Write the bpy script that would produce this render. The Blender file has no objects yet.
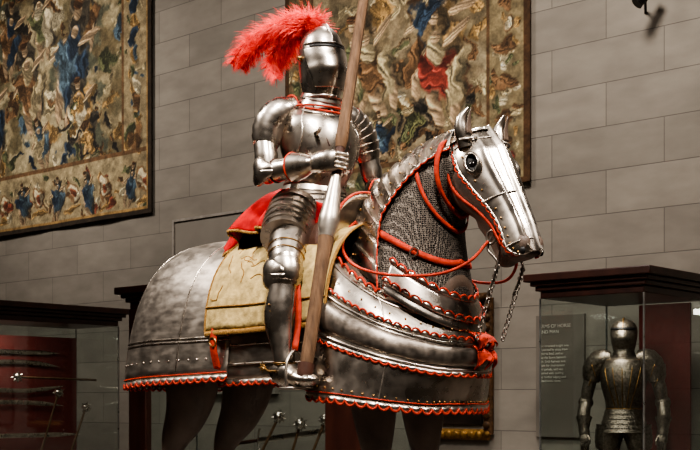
import bpy, bmesh, math, random
import numpy as np
from mathutils import Vector, Matrix
from math import sin, cos, pi, radians
random.seed(7)
sc = bpy.context.scene
XF = Matrix.Identity(4)

# ------------------------------------------------------------------ helpers
def root(name, loc=(0,0,0)):
    e = bpy.data.objects.new(name, None); e.location = (0,0,0)
    e.empty_display_size = .2
    sc.collection.objects.link(e); return e

def mk(name, V, F, mat, par=None, angle=40, solid=0, sub=0, bevel=0, recalc=True):
    me = bpy.data.meshes.new(name)
    me.from_pydata([XF @ Vector(v) for v in V], [], F); me.update()
    if recalc:
        bm = bmesh.new(); bm.from_mesh(me)
        bmesh.ops.recalc_face_normals(bm, faces=bm.faces); bm.to_mesh(me); bm.free()
    me.polygons.foreach_set('use_smooth', [True]*len(me.polygons))
    me.set_sharp_from_angle(angle=radians(angle))
    if mat: me.materials.append(mat)
    o = bpy.data.objects.new(name, me); sc.collection.objects.link(o)
    if par: o.parent = par
    if bevel:
        m = o.modifiers.new('b','BEVEL'); m.width = bevel; m.segments = 2; m.limit_method='ANGLE'
    if solid:
        m = o.modifiers.new('s','SOLIDIFY'); m.thickness = solid; m.offset = 0
    if sub:
        m = o.modifiers.new('ss','SUBSURF'); m.levels = sub; m.render_levels = sub
    return o

def cr(keys, t):
    n = len(keys)-1
    x = min(max(t,0),1)*n; i = min(int(x), n-1); f = x-i
    p1 = keys[i]; p2 = keys[i+1]
    p0 = keys[i-1] if i>0 else tuple(2*a-b for a,b in zip(p1,p2))
    p3 = keys[i+2] if i+2<=n else tuple(2*b-a for a,b in zip(p1,p2))
    f2=f*f; f3=f2*f
    return tuple(.5*((2*b)+(-a+c)*f+(2*a-5*b+4*c-d)*f2+(-a+3*b-3*c+d)*f3) for a,b,c,d in zip(p0,p1,p2,p3))

def tube_data(keys, n=6, seg=28, hint=(1,0,0), lames=0, amp=.006, cap=True):
    hint = Vector(hint)
    if len(keys[0])==4: keys=[tuple(k)+(k[3],) for k in keys]
    T=[]
    if lames:
        for k in range(lames):
            T += [(k/lames,amp),((k+.35)/lames,amp*.75),((k+.7)/lames,amp*.35),((k+1)/lames-1e-4,0)]
    else:
        N = n*(len(keys)-1); T=[(i/N,0) for i in range(N+1)]
    V=[];F=[]
    for t,o in T:
        c = cr(keys,t); e=1e-3
        a = Vector(cr(keys,max(0,t-e))[:3]); b = Vector(cr(keys,min(1,t+e))[:3])
        tan=(b-a).normalized(); side = tan.cross(hint)
        if side.length<1e-3: side = tan.cross(Vector((0,1,0)))
        side.normalize(); up = side.cross(tan)
        C=Vector(c[:3]); ra=max(c[3],.0005)+o; rb=max(c[4],.0005)+o
        for j in range(seg):
            A=2*pi*j/seg
            V.append(C+side*ra*cos(A)+up*rb*sin(A))
    R=len(T)
    for i in range(R-1):
        for j in range(seg):
            F.append((i*seg+j,i*seg+(j+1)%seg,(i+1)*seg+(j+1)%seg,(i+1)*seg+j))
    if cap:
        c0=Vector(cr(keys,0)[:3]); c1=Vector(cr(keys,1)[:3])
        V+= [c0,c1]; i0=len(V)-2; i1=len(V)-1
        for j in range(seg):
            F.append((i0,(j+1)%seg,j)); F.append((i1,(R-1)*seg+j,(R-1)*seg+(j+1)%seg))
    return V,F

def tube(name, keys, mat, par, **k):
    V,F=tube_data(keys,**k); return mk(name,V,F,mat,par)

def merge(parts):
    V=[];F=[]
    for v,f in parts:
        o=len(V); V+=list(v); F+=[tuple(i+o for i in q) for q in f]
    return V,F

def surf(name, fn, nu, nv, mat, par, solid=.004, angle=40, sub=0):
    V=[fn(i/nu,j/nv) for i in range(nu+1) for j in range(nv+1)]
    F=[(i*(nv+1)+j,(i+1)*(nv+1)+j,(i+1)*(nv+1)+j+1,i*(nv+1)+j+1) for i in range(nu) for j in range(nv)]
    return mk(name,V,F,mat,par,angle=angle,solid=solid,sub=sub)

def cord(name, pts, r, mat, par, closed=False):
    cu=bpy.data.curves.new(name,'CURVE'); cu.dimensions='3D'
    sp=cu.splines.new('POLY'); sp.points.add(len(pts)-1)
    for i,p in enumerate(pts):
        q=XF@Vector(p); sp.points[i].co=(q.x,q.y,q.z,1)
    sp.use_cyclic_u=closed; sp.use_smooth=True
    cu.bevel_depth=r; cu.bevel_resolution=2; cu.use_fill_caps=True
    cu.materials.append(mat)
    o=bpy.data.objects.new(name,cu); sc.collection.objects.link(o)
    if par: o.parent=par
    return o

def crpts(keys,n): return [Vector(cr(keys,i/n)) for i in range(n+1)]

def scallop(name, pts, d, mat, par, w=.045, h=.028, solid=.006, edge=None, er=.0045):
    """scalloped strip hanging from a line; edge = material of piping that follows the scallops"""
    pts=[Vector(p) for p in pts]
    L=[0]
    for a,b in zip(pts,pts[1:]): L.append(L[-1]+(b-a).length)
    tot=L[-1]; cnt=max(1,round(tot/w)); w=tot/cnt; N=cnt*8
    V=[];F=[];k=0;E=[]
    for i in range(N+1):
        s=tot*i/N
        while k<len(L)-2 and L[k+1]<s: k+=1
        f=(s-L[k])/max(1e-6,L[k+1]-L[k]); p=pts[k].lerp(pts[k+1],min(1,f))
        dd=Vector(d(i/N)) if callable(d) else Vector(d)
        hh=h*(.2+.8*abs(sin(pi*s/w))**.6)
        V+=[p-dd*.004,p+dd*hh]; E.append(p+dd*hh)
        if i: F.append((2*i-2,2*i,2*i+1,2*i-1))
    if edge: cord(name+'_piping',E,er,edge,par)
    return mk(name,V,F,mat,par,solid=solid)

def ball_data(c,r,seg=8,rings=6):
    if not hasattr(r,'__len__'): r=(r,r,r)
    V=[];F=[]
    for i in range(rings+1):
        th=pi*i/rings
        for j in range(seg):
            a=2*pi*j/seg
            V.append(Vector((c[0]+r[0]*sin(th)*cos(a),c[1]+r[1]*sin(th)*sin(a),c[2]+r[2]*cos(th))))
    for i in range(rings):
        for j in range(seg):
            F.append((i*seg+j,i*seg+(j+1)%seg,(i+1)*seg+(j+1)%seg,(i+1)*seg+j))
    return V,F

def balls(name, cs, r, mat, par, seg=8, rings=6):
    V,F=merge([ball_data(c,r,seg,rings) for c in cs]); return mk(name,V,F,mat,par)

def torus_data(c,R,r,ax,stretch=(1,1),segs=14,sr=6,e1=None):
    ax=Vector(ax).normalized()
    u=ax.orthogonal().normalized() if e1 is None else Vector(e1).normalized()
    w=ax.cross(u); c=Vector(c); V=[];F=[]
    for i in range(segs):
        a=2*pi*i/segs; d=u*cos(a)*stretch[0]+w*sin(a)*stretch[1]
        dn=(u*cos(a)+w*sin(a))
        for j in range(sr):
            b=2*pi*j/sr
            V.append(c+d*R+dn*r*cos(b)+ax*r*sin(b))
    for i in range(segs):
        for j in range(sr):
            i2=(i+1)%segs;j2=(j+1)%sr
            F.append((i*sr+j,i2*sr+j,i2*sr+j2,i*sr+j2))
    return V,F

def box_data(x0,x1,y0,y1,z0,z1):
    V=[Vector(p) for p in [(x0,y0,z0),(x1,y0,z0),(x1,y1,z0),(x0,y1,z0),(x0,y0,z1),(x1,y0,z1),(x1,y1,z1),(x0,y1,z1)]]
    F=[(0,3,2,1),(4,5,6,7),(0,1,5,4),(1,2,6,5),(2,3,7,6),(3,0,4,7)]
    return V,F
def box(name,x0,x1,y0,y1,z0,z1,mat,par=None,bevel=0):
    V,F=box_data(x0,x1,y0,y1,z0,z1); return mk(name,V,F,mat,par,bevel=bevel,angle=30)

# ------------------------------------------------------------------ materials
def s2l(c): return tuple(((x/255)/12.92 if x/255<=.04045 else ((x/255+.055)/1.055)**2.4) for x in c)
def newmat(name):
    m=bpy.data.materials.new(name); m.use_nodes=True
    nt=m.node_tree; b=nt.nodes['Principled BSDF']; return m,nt,b
def simple(name,col,rough=.5,metal=0,noise=.25,scale=12,bump=.0,bscale=60,detail=5,stretch=(1,1,1),spec=None):
    m,nt,b=newmat(name); N=nt.nodes; L=nt.links
    tc=N.new('ShaderNodeTexCoord'); mp=N.new('ShaderNodeMapping'); mp.inputs['Scale'].default_value=stretch
    L.new(tc.outputs['Object'],mp.inputs['Vector'])
    n=N.new('ShaderNodeTexNoise'); n.inputs['Scale'].default_value=scale; n.inputs['Detail'].default_value=detail
    L.new(mp.outputs[0],n.inputs['Vector'])
    r=N.new('ShaderNodeValToRGB'); c=s2l(col)
    r.color_ramp.elements[0].position=.3; r.color_ramp.elements[1].position=.7
    r.color_ramp.elements[0].color=tuple(x*(1-noise) for x in c)+(1,)
    r.color_ramp.elements[1].color=tuple(min(1,x*(1+noise)) for x in c)+(1,)
    L.new(n.outputs['Fac'],r.inputs[0]); L.new(r.outputs[0],b.inputs['Base Color'])
    b.inputs['Roughness'].default_value=rough; b.inputs['Metallic'].default_value=metal
    if spec is not None: b.inputs['Specular IOR Level'].default_value=spec
    if metal>.4:
        mr=N.new('ShaderNodeMapRange'); mr.inputs['From Min'].default_value=.3; mr.inputs['From Max'].default_value=.7
        mr.inputs['To Min'].default_value=rough*.85; mr.inputs['To Max'].default_value=rough*1.2
        L.new(n.outputs['Fac'],mr.inputs[0]); L.new(mr.outputs[0],b.inputs['Roughness'])
    if bump:
        n2=N.new('ShaderNodeTexNoise'); n2.inputs['Scale'].default_value=bscale; n2.inputs['Detail'].default_value=3
        L.new(tc.outputs['Object'],n2.inputs['Vector'])
        bp=N.new('ShaderNodeBump'); bp.inputs['Strength'].default_value=bump; bp.inputs['Distance'].default_value=.01
        L.new(n2.outputs['Fac'],bp.inputs['Height']); L.new(bp.outputs[0],b.inputs['Normal'])
    return m
STEEL=simple('polished_steel',(180,170,159),.28,1.0,.24,14,.07,12)
STEELD=simple('aged_steel',(166,156,145),.36,.95,.25,14,.08,14,stretch=(1,1,2.2))
STEELL=simple('worn_dark_steel',(118,109,100),.38,.9,.3,30,.08,25)
ETCH=simple('etched_dark_steel',(112,103,92),.36,.88,.5,60,.3,90)
BRASS=simple('brass',(150,116,70),.35,.9,.2,30)
GOLD=simple('gilded_carving',(150,112,56),.45,.7,.5,25,.6,50)
BLACK=simple('blackened_iron',(16,14,14),.5,.3,.2)
RED=simple('red_leather',(158,46,26),.75,0,.3,30,.2,80,spec=.2)
REDC=simple('red_velvet_cloth',(150,18,22),.9,0,.4,14,.3,30,spec=.1)
CLOTH=simple('khaki_brocade',(166,144,96),.9,0,.42,22,.6,34,detail=8,spec=.1)
FRINGE=simple('gold_fringe',(134,100,54),.85,0,.3,120,.5,200,spec=.1)
HIDE=simple('horse_hide',(86,70,59),.55,0,.3,8,.25,120)
HOOF=simple('hoof_horn',(50,42,36),.5)
WOODL=simple('lance_wood',(86,64,46),.65,0,.4,40,.2,60,stretch=(1,1,.12),spec=.15)
MAHOG=simple('mahogany',(54,27,19),.38,0,.35,9,.05,40,stretch=(1,1,.3))
MAROON=simple('maroon_fabric_panel',(92,30,25),.85,0,.15,30,.15,150)
PLAST=simple('pale_panel',(150,146,138),.7,0,.05,4)
SIGN=simple('sign_panel_grey',(124,116,106),.6,0,.05,4)
INK=simple('sign_ink',(225,218,205),.6)
CEIL=simple('ceiling_plaster',(80,76,72),.9,0,.05)
FLOORM=simple('stone_floor',(90,80,70),.35,0,.2,2,.02,20)
PLM=simple('plinth_paint',(110,104,98),.6,0,.06)
LEATH=simple('dark_leather',(56,32,22),.6,0,.3,20,.2,60,spec=.2)
EYE=simple('glass_eye',(14,10,9),.12)

def plume_mat():
    m,nt,b=newmat('coral_ostrich_feather'); N=nt.nodes;L=nt.links
    tc=N.new('ShaderNodeTexCoord'); n=N.new('ShaderNodeTexNoise'); n.inputs['Scale'].default_value=26; n.inputs['Detail'].default_value=5
    L.new(tc.outputs['Object'],n.inputs['Vector'])
    r=N.new('ShaderNodeValToRGB'); r.color_ramp.elements[0].position=.36; r.color_ramp.elements[1].position=.62
    r.color_ramp.elements[0].color=s2l((214,30,38))+(1,); r.color_ramp.elements[1].color=s2l((255,120,112))+(1,)
    L.new(n.outputs['Fac'],r.inputs[0]); L.new(r.outputs[0],b.inputs['Base Color'])
    b.inputs['Roughness'].default_value=.85; b.inputs['Specular IOR Level'].default_value=.1
    tr=N.new('ShaderNodeBsdfTranslucent'); L.new(r.outputs[0],tr.inputs['Color'])
    mx=N.new('ShaderNodeMixShader'); mx.inputs[0].default_value=.4
    L.new(b.outputs[0],mx.inputs[1]); L.new(tr.outputs[0],mx.inputs[2]); L.new(mx.outputs[0],N['Material Output'].inputs['Surface'])
    return m
PLUME=plume_mat()

def mail_mat():
    m,nt,b=newmat('chain_mail'); N=nt.nodes;L=nt.links
    tc=N.new('ShaderNodeTexCoord'); v=N.new('ShaderNodeTexVoronoi'); v.feature='DISTANCE_TO_EDGE'; v.inputs['Scale'].default_value=110
    v.inputs['Randomness'].default_value=.45
    L.new(tc.outputs['Object'],v.inputs['Vector'])
    r=N.new('ShaderNodeValToRGB')
    e=r.color_ramp.elements; e[0].position=.02; e[0].color=s2l((112,103,94))+(1,); e[1].position=.18; e[1].color=s2l((16,14,14))+(1,)
    L.new(v.outputs['Distance'],r.inputs[0]); L.new(r.outputs[0],b.inputs['Base Color'])
    b.inputs['Metallic'].default_value=.6; b.inputs['Roughness'].default_value=.5; b.inputs['Specular IOR Level'].default_value=.2
    bp=N.new('ShaderNodeBump'); bp.inputs['Strength'].default_value=.9; bp.inputs['Distance'].default_value=.007; bp.invert=True
    L.new(v.outputs['Distance'],bp.inputs['Height']); L.new(bp.outputs[0],b.inputs['Normal'])
    return m
MAIL=mail_mat()

def wall_mat():
    m,nt,b=newmat('limestone_block_wall'); N=nt.nodes;L=nt.links
    tc=N.new('ShaderNodeTexCoord'); sp=N.new('ShaderNodeSeparateXYZ'); cb=N.new('ShaderNodeCombineXYZ'); ad=N.new('ShaderNodeMath'); ad.operation='ADD'
    L.new(tc.outputs['Object'],sp.inputs[0]); L.new(sp.outputs['X'],ad.inputs[0]); L.new(sp.outputs['Y'],ad.inputs[1])
    L.new(ad.outputs[0],cb.inputs['X']); L.new(sp.outputs['Z'],cb.inputs['Y'])
    br=N.new('ShaderNodeTexBrick'); L.new(cb.outputs[0],br.inputs['Vector'])
    br.inputs['Scale'].default_value=1; br.inputs['Brick Width'].default_value=1.15; br.inputs['Row Height'].default_value=.40
    br.inputs['Mortar Size'].default_value=.005; br.inputs['Mortar Smooth'].default_value=.4
    br.inputs['Color1'].default_value=s2l((156,147,135))+(1,); br.inputs['Color2'].default_value=s2l((142,134,123))+(1,)
    br.inputs['Mortar'].default_value=s2l((112,105,97))+(1,)
    n=N.new('ShaderNodeTexNoise'); n.inputs['Scale'].default_value=2.5; n.inputs['Detail'].default_value=8
    mp=N.new('ShaderNodeMapping'); mp.inputs['Scale'].default_value=(1,1,2.5); L.new(tc.outputs['Object'],mp.inputs[0]); L.new(mp.outputs[0],n.inputs['Vector'])
    mr=N.new('ShaderNodeMapRange'); mr.inputs['From Min'].default_value=.3; mr.inputs['From Max'].default_value=.7; mr.inputs['To Min'].default_value=.86; mr.inputs['To Max'].default_value=1.12
    L.new(n.outputs['Fac'],mr.inputs[0])
    mx=N.new('ShaderNodeVectorMath'); mx.operation='SCALE'; L.new(br.outputs['Color'],mx.inputs[0]); L.new(mr.outputs[0],mx.inputs['Scale'])
    L.new(mx.outputs[0],b.inputs['Base Color']); b.inputs['Roughness'].default_value=.8
    bp=N.new('ShaderNodeBump'); bp.inputs['Strength'].default_value=.4; bp.inputs['Distance'].default_value=.008; bp.invert=True
    L.new(br.outputs['Fac'],bp.inputs['Height']); L.new(bp.outputs[0],b.inputs['Normal'])
    return m
WALL=wall_mat()

def glass_mat():
    m,nt,b=newmat('case_glass'); N=nt.nodes;L=nt.links
    t=N.new('ShaderNodeBsdfTransparent'); t.inputs[0].default_value=(.92,.95,.94,1)
    g=N.new('ShaderNodeBsdfGlossy'); g.inputs['Roughness'].default_value=.02
    mx=N.new('ShaderNodeMixShader'); mx.inputs[0].default_value=.06
    L.new(t.outputs[0],mx.inputs[1]); L.new(g.outputs[0],mx.inputs[2]); L.new(mx.outputs[0],N['Material Output'].inputs['Surface'])
    N.remove(b); return m
GLASS=glass_mat()

def tap_mat():
    m,nt,b=newmat('woven_tapestry'); N=nt.nodes;L=nt.links
    a=N.new('ShaderNodeVertexColor'); a.layer_name='Col'
    tc=N.new('ShaderNodeTexCoord'); n=N.new('ShaderNodeTexNoise'); n.inputs['Scale'].default_value=45; n.inputs['Detail'].default_value=4
    L.new(tc.outputs['Object'],n.inputs['Vector'])
    mr=N.new('ShaderNodeMapRange'); mr.inputs['From Min'].default_value=.3; mr.inputs['From Max'].default_value=.7; mr.inputs['To Min'].default_value=.78; mr.inputs['To Max'].default_value=1.2
    L.new(n.outputs['Fac'],mr.inputs[0])
    mx=N.new('ShaderNodeVectorMath'); mx.operation='SCALE'; L.new(a.outputs[0],mx.inputs[0]); L.new(mr.outputs[0],mx.inputs['Scale'])
    L.new(mx.outputs[0],b.inputs['Base Color']); b.inputs['Roughness'].default_value=.95
    bp=N.new('ShaderNodeBump'); bp.inputs['Strength'].default_value=.3; bp.inputs['Distance'].default_value=.01
    L.new(n.outputs['Fac'],bp.inputs['Height']); L.new(bp.outputs[0],b.inputs['Normal'])
    return m
TAP=tap_mat()

# ------------------------------------------------------------------ room
YW=5.4
box('floor',-14,8,-8,YW,-.2,0,FLOORM)
box('ceiling',-14,8,-8,YW,8,8.2,CEIL)
box('wall_back',-14.2,8.2,YW,YW+.2,0,8,WALL)
box('wall_left',-14.2,-14,-8.2,YW,0,8,WALL)
box('wall_right',8,8.2,-8.2,YW,0,8,WALL)
box('wall_front',-14,8,-8.2,-8,0,8,WALL)
box('baseboard_back',-14,8,YW-.03,YW,0,.18,MAHOG)

# plinth
pl=root('display_plinth')
box('plinth_body',-1.5,1.6,-.75,.75,.06,.74,PLM,pl,.01)
box('plinth_top',-1.54,1.64,-.79,.79,.74,.80,PLM,pl,.01)
box('plinth_foot',-1.46,1.56,-.71,.71,0,.06,BLACK,pl)

# ------------------------------------------------------------------ tapestries
rng=np.random.RandomState(3)
LAT=rng.rand(8,128,128)
def vn(X,Y,s):
    G=LAT[s%8]; xi=np.floor(X).astype(int); yi=np.floor(Y).astype(int); fx=X-xi; fy=Y-yi
    fx=fx*fx*(3-2*fx); fy=fy*fy*(3-2*fy)
    a=G[xi%128,yi%128]; b=G[(xi+1)%128,yi%128]; c=G[xi%128,(yi+1)%128]; d=G[(xi+1)%128,(yi+1)%128]
    return (a*(1-fx)+b*fx)*(1-fy)+(c*(1-fx)+d*fx)*fy
def fbm(X,Y,s,f=1,o=4):
    r=0;a=.5;t=0
    for k in range(o):
        r=r+a*vn(X*f+17.3*k,Y*f+9.1*k,s+k); t+=a; a*=.5; f*=2.1
    return r/t
class Canvas:
    def __init__(s,W,H,nx,ny,seed):
        s.W,s.H,s.nx,s.ny=W,H,nx,ny
        s.X,s.Y=np.meshgrid(np.linspace(0,W,nx),np.linspace(0,H,ny),indexing='ij')
        s.wx=(fbm(s.X,s.Y,seed,5,5)-.5)*.42; s.wy=(fbm(s.X,s.Y,seed+3,5,5)-.5)*.42
        s.fine=fbm(s.X,s.Y,seed+1,14,3); s.med=fbm(s.X,s.Y,seed+2,5,4)
        s.seed=seed
        s.C=np.zeros((nx,ny,3))
    def fill(s,m,c,shade=None):
        c=np.array(c,float); v=c[None,None,:]*(1 if shade is None else shade[...,None])
        s.C=s.C*(1-m[...,None])+v*m[...,None]
    def blob(s,cx,cy,rx,ry,rot,c,warp=1.0,soft=.25,fold=.5):
        R_=max(rx,ry)*1.3+.25*warp
        i0=max(0,int((cx-R_)/s.W*(s.nx-1))); i1=min(s.nx,int((cx+R_)/s.W*(s.nx-1))+2)
        j0=max(0,int((cy-R_)/s.H*(s.ny-1))); j1=min(s.ny,int((cy+R_)/s.H*(s.ny-1))+2)
        if i1<=i0 or j1<=j0: return
        S=(slice(i0,i1),slice(j0,j1))
        x=s.X[S]+s.wx[S]*warp-cx; y=s.Y[S]+s.wy[S]*warp-cy; ca,sa=cos(rot),sin(rot)
        u=(x*ca+y*sa)/rx; v=(-x*sa+y*ca)/ry
        d=u*u+v*v; m=np.clip((1+soft-d)/(2*soft),0,1)
        st=fbm(x*ca+y*sa+.25*v+50,(-x*sa+y*ca)*.35+50,s.seed+4,20,3)
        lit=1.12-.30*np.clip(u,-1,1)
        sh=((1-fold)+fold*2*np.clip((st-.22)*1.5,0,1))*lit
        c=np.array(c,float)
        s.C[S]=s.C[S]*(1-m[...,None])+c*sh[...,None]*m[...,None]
    def figure(s,cx,cy,h,robe,robe2,skin=(172,146,114),lean=0,sh_=(66,60,50)):
        o=lambda a,b:(cx+(a*cos(lean)-b*sin(lean))*h, cy+(a*sin(lean)+b*cos(lean))*h)
        for a,b,rx,ry,rot,c,w in [(.04,.4,.22,.32,.2,sh_,.8),(.02,.78,.14,.17,0,sh_,.7),(-.09,.16,.055,.2,.2,skin,.15),(.1,.15,.05,.2,-.3,skin,.15),(0,.4,.16,.23,.2,robe,.6),(.12,.33,.09,.25,-.5,robe2,.7),(-.05,.45,.05,.2,.4,tuple(min(255,q*1.35) for q in robe),.5),(0,.62,.10,.13,0,robe2,.4),
              (.2,.68,.15,.035,.5,skin,.15),(-.2,.55,.14,.032,.8,skin,.15),(0,.70,.05,.05,0,skin,.1),(0,.86,.05,.07,0,skin,.1),(-.01,.92,.06,.045,0,(84,60,42),.1),(-.12,.45,.06,.22,.5,robe,.7)]:
            x,y=o(a,b); s.blob(x,y,rx*h,ry*h,rot+lean,c,w,.2,.5)
    def rect(s,x0,x1,y0,y1,c,shade=None):
        m=((s.X>=x0)&(s.X<=x1)&(s.Y>=y0)&(s.Y<=y1)).astype(float); s.fill(m,c,shade)
    def make(s,name,x0,z0,y,gain=1):
        n=s.nx*s.ny
        wav=.012*np.sin(s.X*3.1)+.006*np.sin(s.X*7.7+1)
        co=np.stack([x0+s.X, y-.04+wav*(1-s.Y/s.H), z0+s.Y],-1).reshape(-1,3)
        i=np.arange(n).reshape(s.nx,s.ny)
        q=np.stack([i[:-1,:-1],i[1:,:-1],i[1:,1:],i[:-1,1:]],-1).reshape(-1,4)
        me=bpy.data.meshes.new(name)
        me.vertices.add(n); me.vertices.foreach_set('co',co.ravel())
        me.loops.add(q.size); me.loops.foreach_set('vertex_index',q.ravel().astype(np.int32))
        me.polygons.add(len(q)); me.polygons.foreach_set('loop_start',np.arange(0,q.size,4,dtype=np.int32)); 
        me.update(calc_edges=True); me.validate()
        me.polygons.foreach_set('use_smooth',[True]*len(me.polygons))
        C=np.clip(s.C*gain,0,255)/255; lin=np.where(C<=.04045,C/12.92,((C+.055)/1.055)**2.4)
        at=me.color_attributes.new('Col','FLOAT_COLOR','POINT')
        at.data.foreach_set('color',np.concatenate([lin,np.ones(lin.shape[:2]+(1,))],-1).reshape(-1).astype(np.float32))
        me.materials.append(TAP)
        o=bpy.data.objects.new(name,me); sc.collection.objects.link(o)
        m=o.modifiers.new('s','SOLIDIFY'); m.thickness=.012; m.offset=1
        return o
def ground(c,cols,seed):
    a=fbm(c.X,c.Y,seed,2.2,5); b=fbm(c.X,c.Y,seed+2,3.0,5); d=fbm(c.X,c.Y,seed+5,9,3)
    c.C[:]=np.array(cols[0],float)
    for col,f,th in zip(cols[1:],(a,b,1-a,1-b,d),(.55,.56,.58,.6,.6)):
        c.fill(np.clip((f-th)*14,0,1)*.9,col)
    c.C*= (.7+.6*c.fine)[...,None]
R=random.Random(11)
NAVY=(44,56,70);BLUE=(72,88,98);OCH=(156,124,78);BRN=(104,78,54);GRN=(84,86,60);TAN=(162,146,112);CRM=(190,176,144);RST=(128,70,52);DK=(52,47,40)
# left tapestry
t1=Canvas(4.7,3.9,420,350,1)
ground(t1,[(142,128,98),(110,100,74),(166,152,120),(74,76,62),(98,86,62)],2)
for k in range(190):
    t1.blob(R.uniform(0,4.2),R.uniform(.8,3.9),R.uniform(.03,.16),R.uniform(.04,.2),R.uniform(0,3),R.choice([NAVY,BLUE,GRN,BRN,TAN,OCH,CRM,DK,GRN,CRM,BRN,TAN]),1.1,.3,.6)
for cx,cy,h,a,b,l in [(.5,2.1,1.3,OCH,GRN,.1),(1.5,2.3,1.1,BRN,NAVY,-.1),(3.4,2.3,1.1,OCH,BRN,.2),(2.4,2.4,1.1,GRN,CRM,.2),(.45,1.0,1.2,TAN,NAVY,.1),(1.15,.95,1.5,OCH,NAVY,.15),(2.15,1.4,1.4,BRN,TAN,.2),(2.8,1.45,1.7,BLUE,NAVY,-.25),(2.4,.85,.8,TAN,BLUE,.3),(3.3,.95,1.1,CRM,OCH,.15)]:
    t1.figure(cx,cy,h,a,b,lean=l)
for k in range(30):
    t1.blob(R.uniform(2.9,4.1),R.uniform(.85,1.6),R.uniform(.03,.12),R.uniform(.03,.1),R.uniform(0,3),R.choice([GRN,DK,BRN,OCH]),1.1,.3,.6)
sh=.65+.7*t1.fine
t1.rect(0,4.7,0,.82,(154,138,106),sh); t1.rect(4.12,4.7,0,3.9,(144,128,98),sh)
x=.3
while x<4.4:
    for k in range(16): t1.blob(x+R.uniform(-.35,.4),R.uniform(.12,.7),R.uniform(.03,.09),R.uniform(.02,.07),R.uniform(0,3),R.choice([OCH,BRN,TAN,GRN,BRN,RST,CRM]),.7)
    t1.figure(x,.12,.62,NAVY,BLUE,lean=R.uniform(-.3,.3)); 
    t1.blob(x+.38,.42,.13,.16,.3,BRN,.7,.2,.5); t1.blob(x+.38,.43,.09,.12,.2,CRM,.7,.2,.5); t1.blob(x+.38,.42,.05,.07,0,(130,76,54),.5); t1.blob(x+.38,.2,.18,.04,.2,OCH,.5)
    x+=.78
y=1.0
while y<3.9:
    for k in range(6): t1.blob(4.38+R.uniform(-.18,.18),y+R.uniform(-.2,.2),R.uniform(.03,.08),R.uniform(.03,.08),R.uniform(0,3),R.choice([OCH,BRN,TAN,GRN,BLUE]),.6)
    t1.blob(4.38,y,.09,.12,0,R.choice([NAVY,GRN,BRN]),.8); t1.blob(4.38,y+.22,.08,.09,0,R.choice([CRM,OCH]),.6); y+=.42
for r_,c_ in [((0,4.7,.80,.85),BRN),((4.1,4.15,.8,3.9),BRN),((0,4.7,0,.06),(56,46,36)),((4.63,4.7,0,3.9),(56,46,36)),((0,4.63,.06,.09),OCH),((4.6,4.63,.06,3.9),OCH)]: t1.rect(*r_,c_,sh)
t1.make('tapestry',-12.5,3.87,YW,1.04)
# right tapestry
t2=Canvas(3.27,3.5,340,360,5)
ground(t2,[(156,138,108),(130,114,86),(174,158,126),(108,96,74),(140,124,94)],4)
for k in range(110):
    t2.blob(R.uniform(.3,2.7),R.uniform(.4,3.4),R.uniform(.03,.13),R.uniform(.03,.14),R.uniform(0,3),R.choice([BRN,TAN,CRM,GRN,TAN,OCH,CRM,TAN]),.9,.3,.5)
for k in range(80):
    t2.blob(R.uniform(.2,2.6),R.uniform(.42,.95),R.uniform(.03,.12),R.uniform(.03,.1),R.uniform(0,3),R.choice([GRN,DK,BRN,(84,84,56),TAN]),1.,.3,.7)
t2.blob(2.42,1.25,.11,.30,.25,(132,54,46),.9,.2,.7)
for cx,cy,h,a,b,l in [(1.2,2.3,1.1,BRN,OCH,0),(2.0,2.2,1.1,RST,BLUE,0),(1.1,1.0,1.1,TAN,GRN,.1),(.5,1.2,1.2,BRN,NAVY,.2),(1.55,.95,1.25,BRN,TAN,.4),(1.98,1.0,1.4,NAVY,OCH,-.25),(2.28,.7,1.3,(132,56,46),TAN,.15),(1.45,.5,.5,BLUE,NAVY,.1)]:
    t2.figure(cx,cy,h,a,b,lean=l,sh_=(98,82,60))
t2.blob(2.1,1.85,.2,.09,.6,NAVY,.8,.2,.6); t2.blob(1.85,1.45,.1,.24,-.5,BRN,.8,.2,.6)
sh=.65+.7*t2.fine
t2.rect(2.78,3.27,0,3.5,(140,124,92),sh); t2.rect(0,3.27,0,.38,(140,124,92),sh); t2.rect(0,.42,0,3.5,(118,100,74),sh)
y=.3
while y<3.5:
    for xx in (3.0,.22):
        for k in range(7): t2.blob(xx+R.uniform(-.15,.15),y+R.uniform(-.18,.18),R.uniform(.02,.07),R.uniform(.02,.07),R.uniform(0,3),R.choice([OCH,BRN,TAN,GRN,CRM,TAN]),.6)
        t2.blob(xx,y,.09,.08,.3,R.choice([GRN,BRN,(130,66,54)]),.8); t2.blob(xx,y+.18,.07,.07,0,R.choice([CRM,OCH,BRN]),.6)
    y+=.36
x=.5
while x<2.8:
    t2.blob(x,.2,.13,.08,.2,R.choice([GRN,BRN,NAVY]),.8); t2.blob(x+.17,.2,.07,.06,0,R.choice([CRM,OCH]),.6); x+=.34
for r_ in [(2.76,2.80,.38,3.5),(.4,.44,.38,3.5),(.4,2.8,.36,.4)]: t2.rect(*r_,BRN,sh)
for r_ in [(0,3.27,0,.05),(3.2,3.27,0,3.5),(0,.06,0,3.5)]: t2.rect(*r_,(80,56,36),sh)
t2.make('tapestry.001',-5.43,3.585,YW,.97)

# ------------------------------------------------------------------ wall fittings
sg=root('gallery_wall_panel')
PNL=simple('grey_wall_panel',(146,138,127),.7,0,.05,4)
box('panel_board',-7.34,-5.6,YW-.05,YW,1.6,3.7,PNL,sg)
V,F=merge([box_data(-7.37,-7.34,YW-.07,YW,1.57,3.73),box_data(-5.6,-5.57,YW-.07,YW,1.57,3.73),box_data(-7.34,-5.6,YW-.07,YW,3.7,3.73),box_data(-7.34,-5.6,YW-.07,YW,1.57,1.6)])
mk('panel_frame',V,F,simple('pale_frame',(164,156,146),.5),sg,angle=30)

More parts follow.
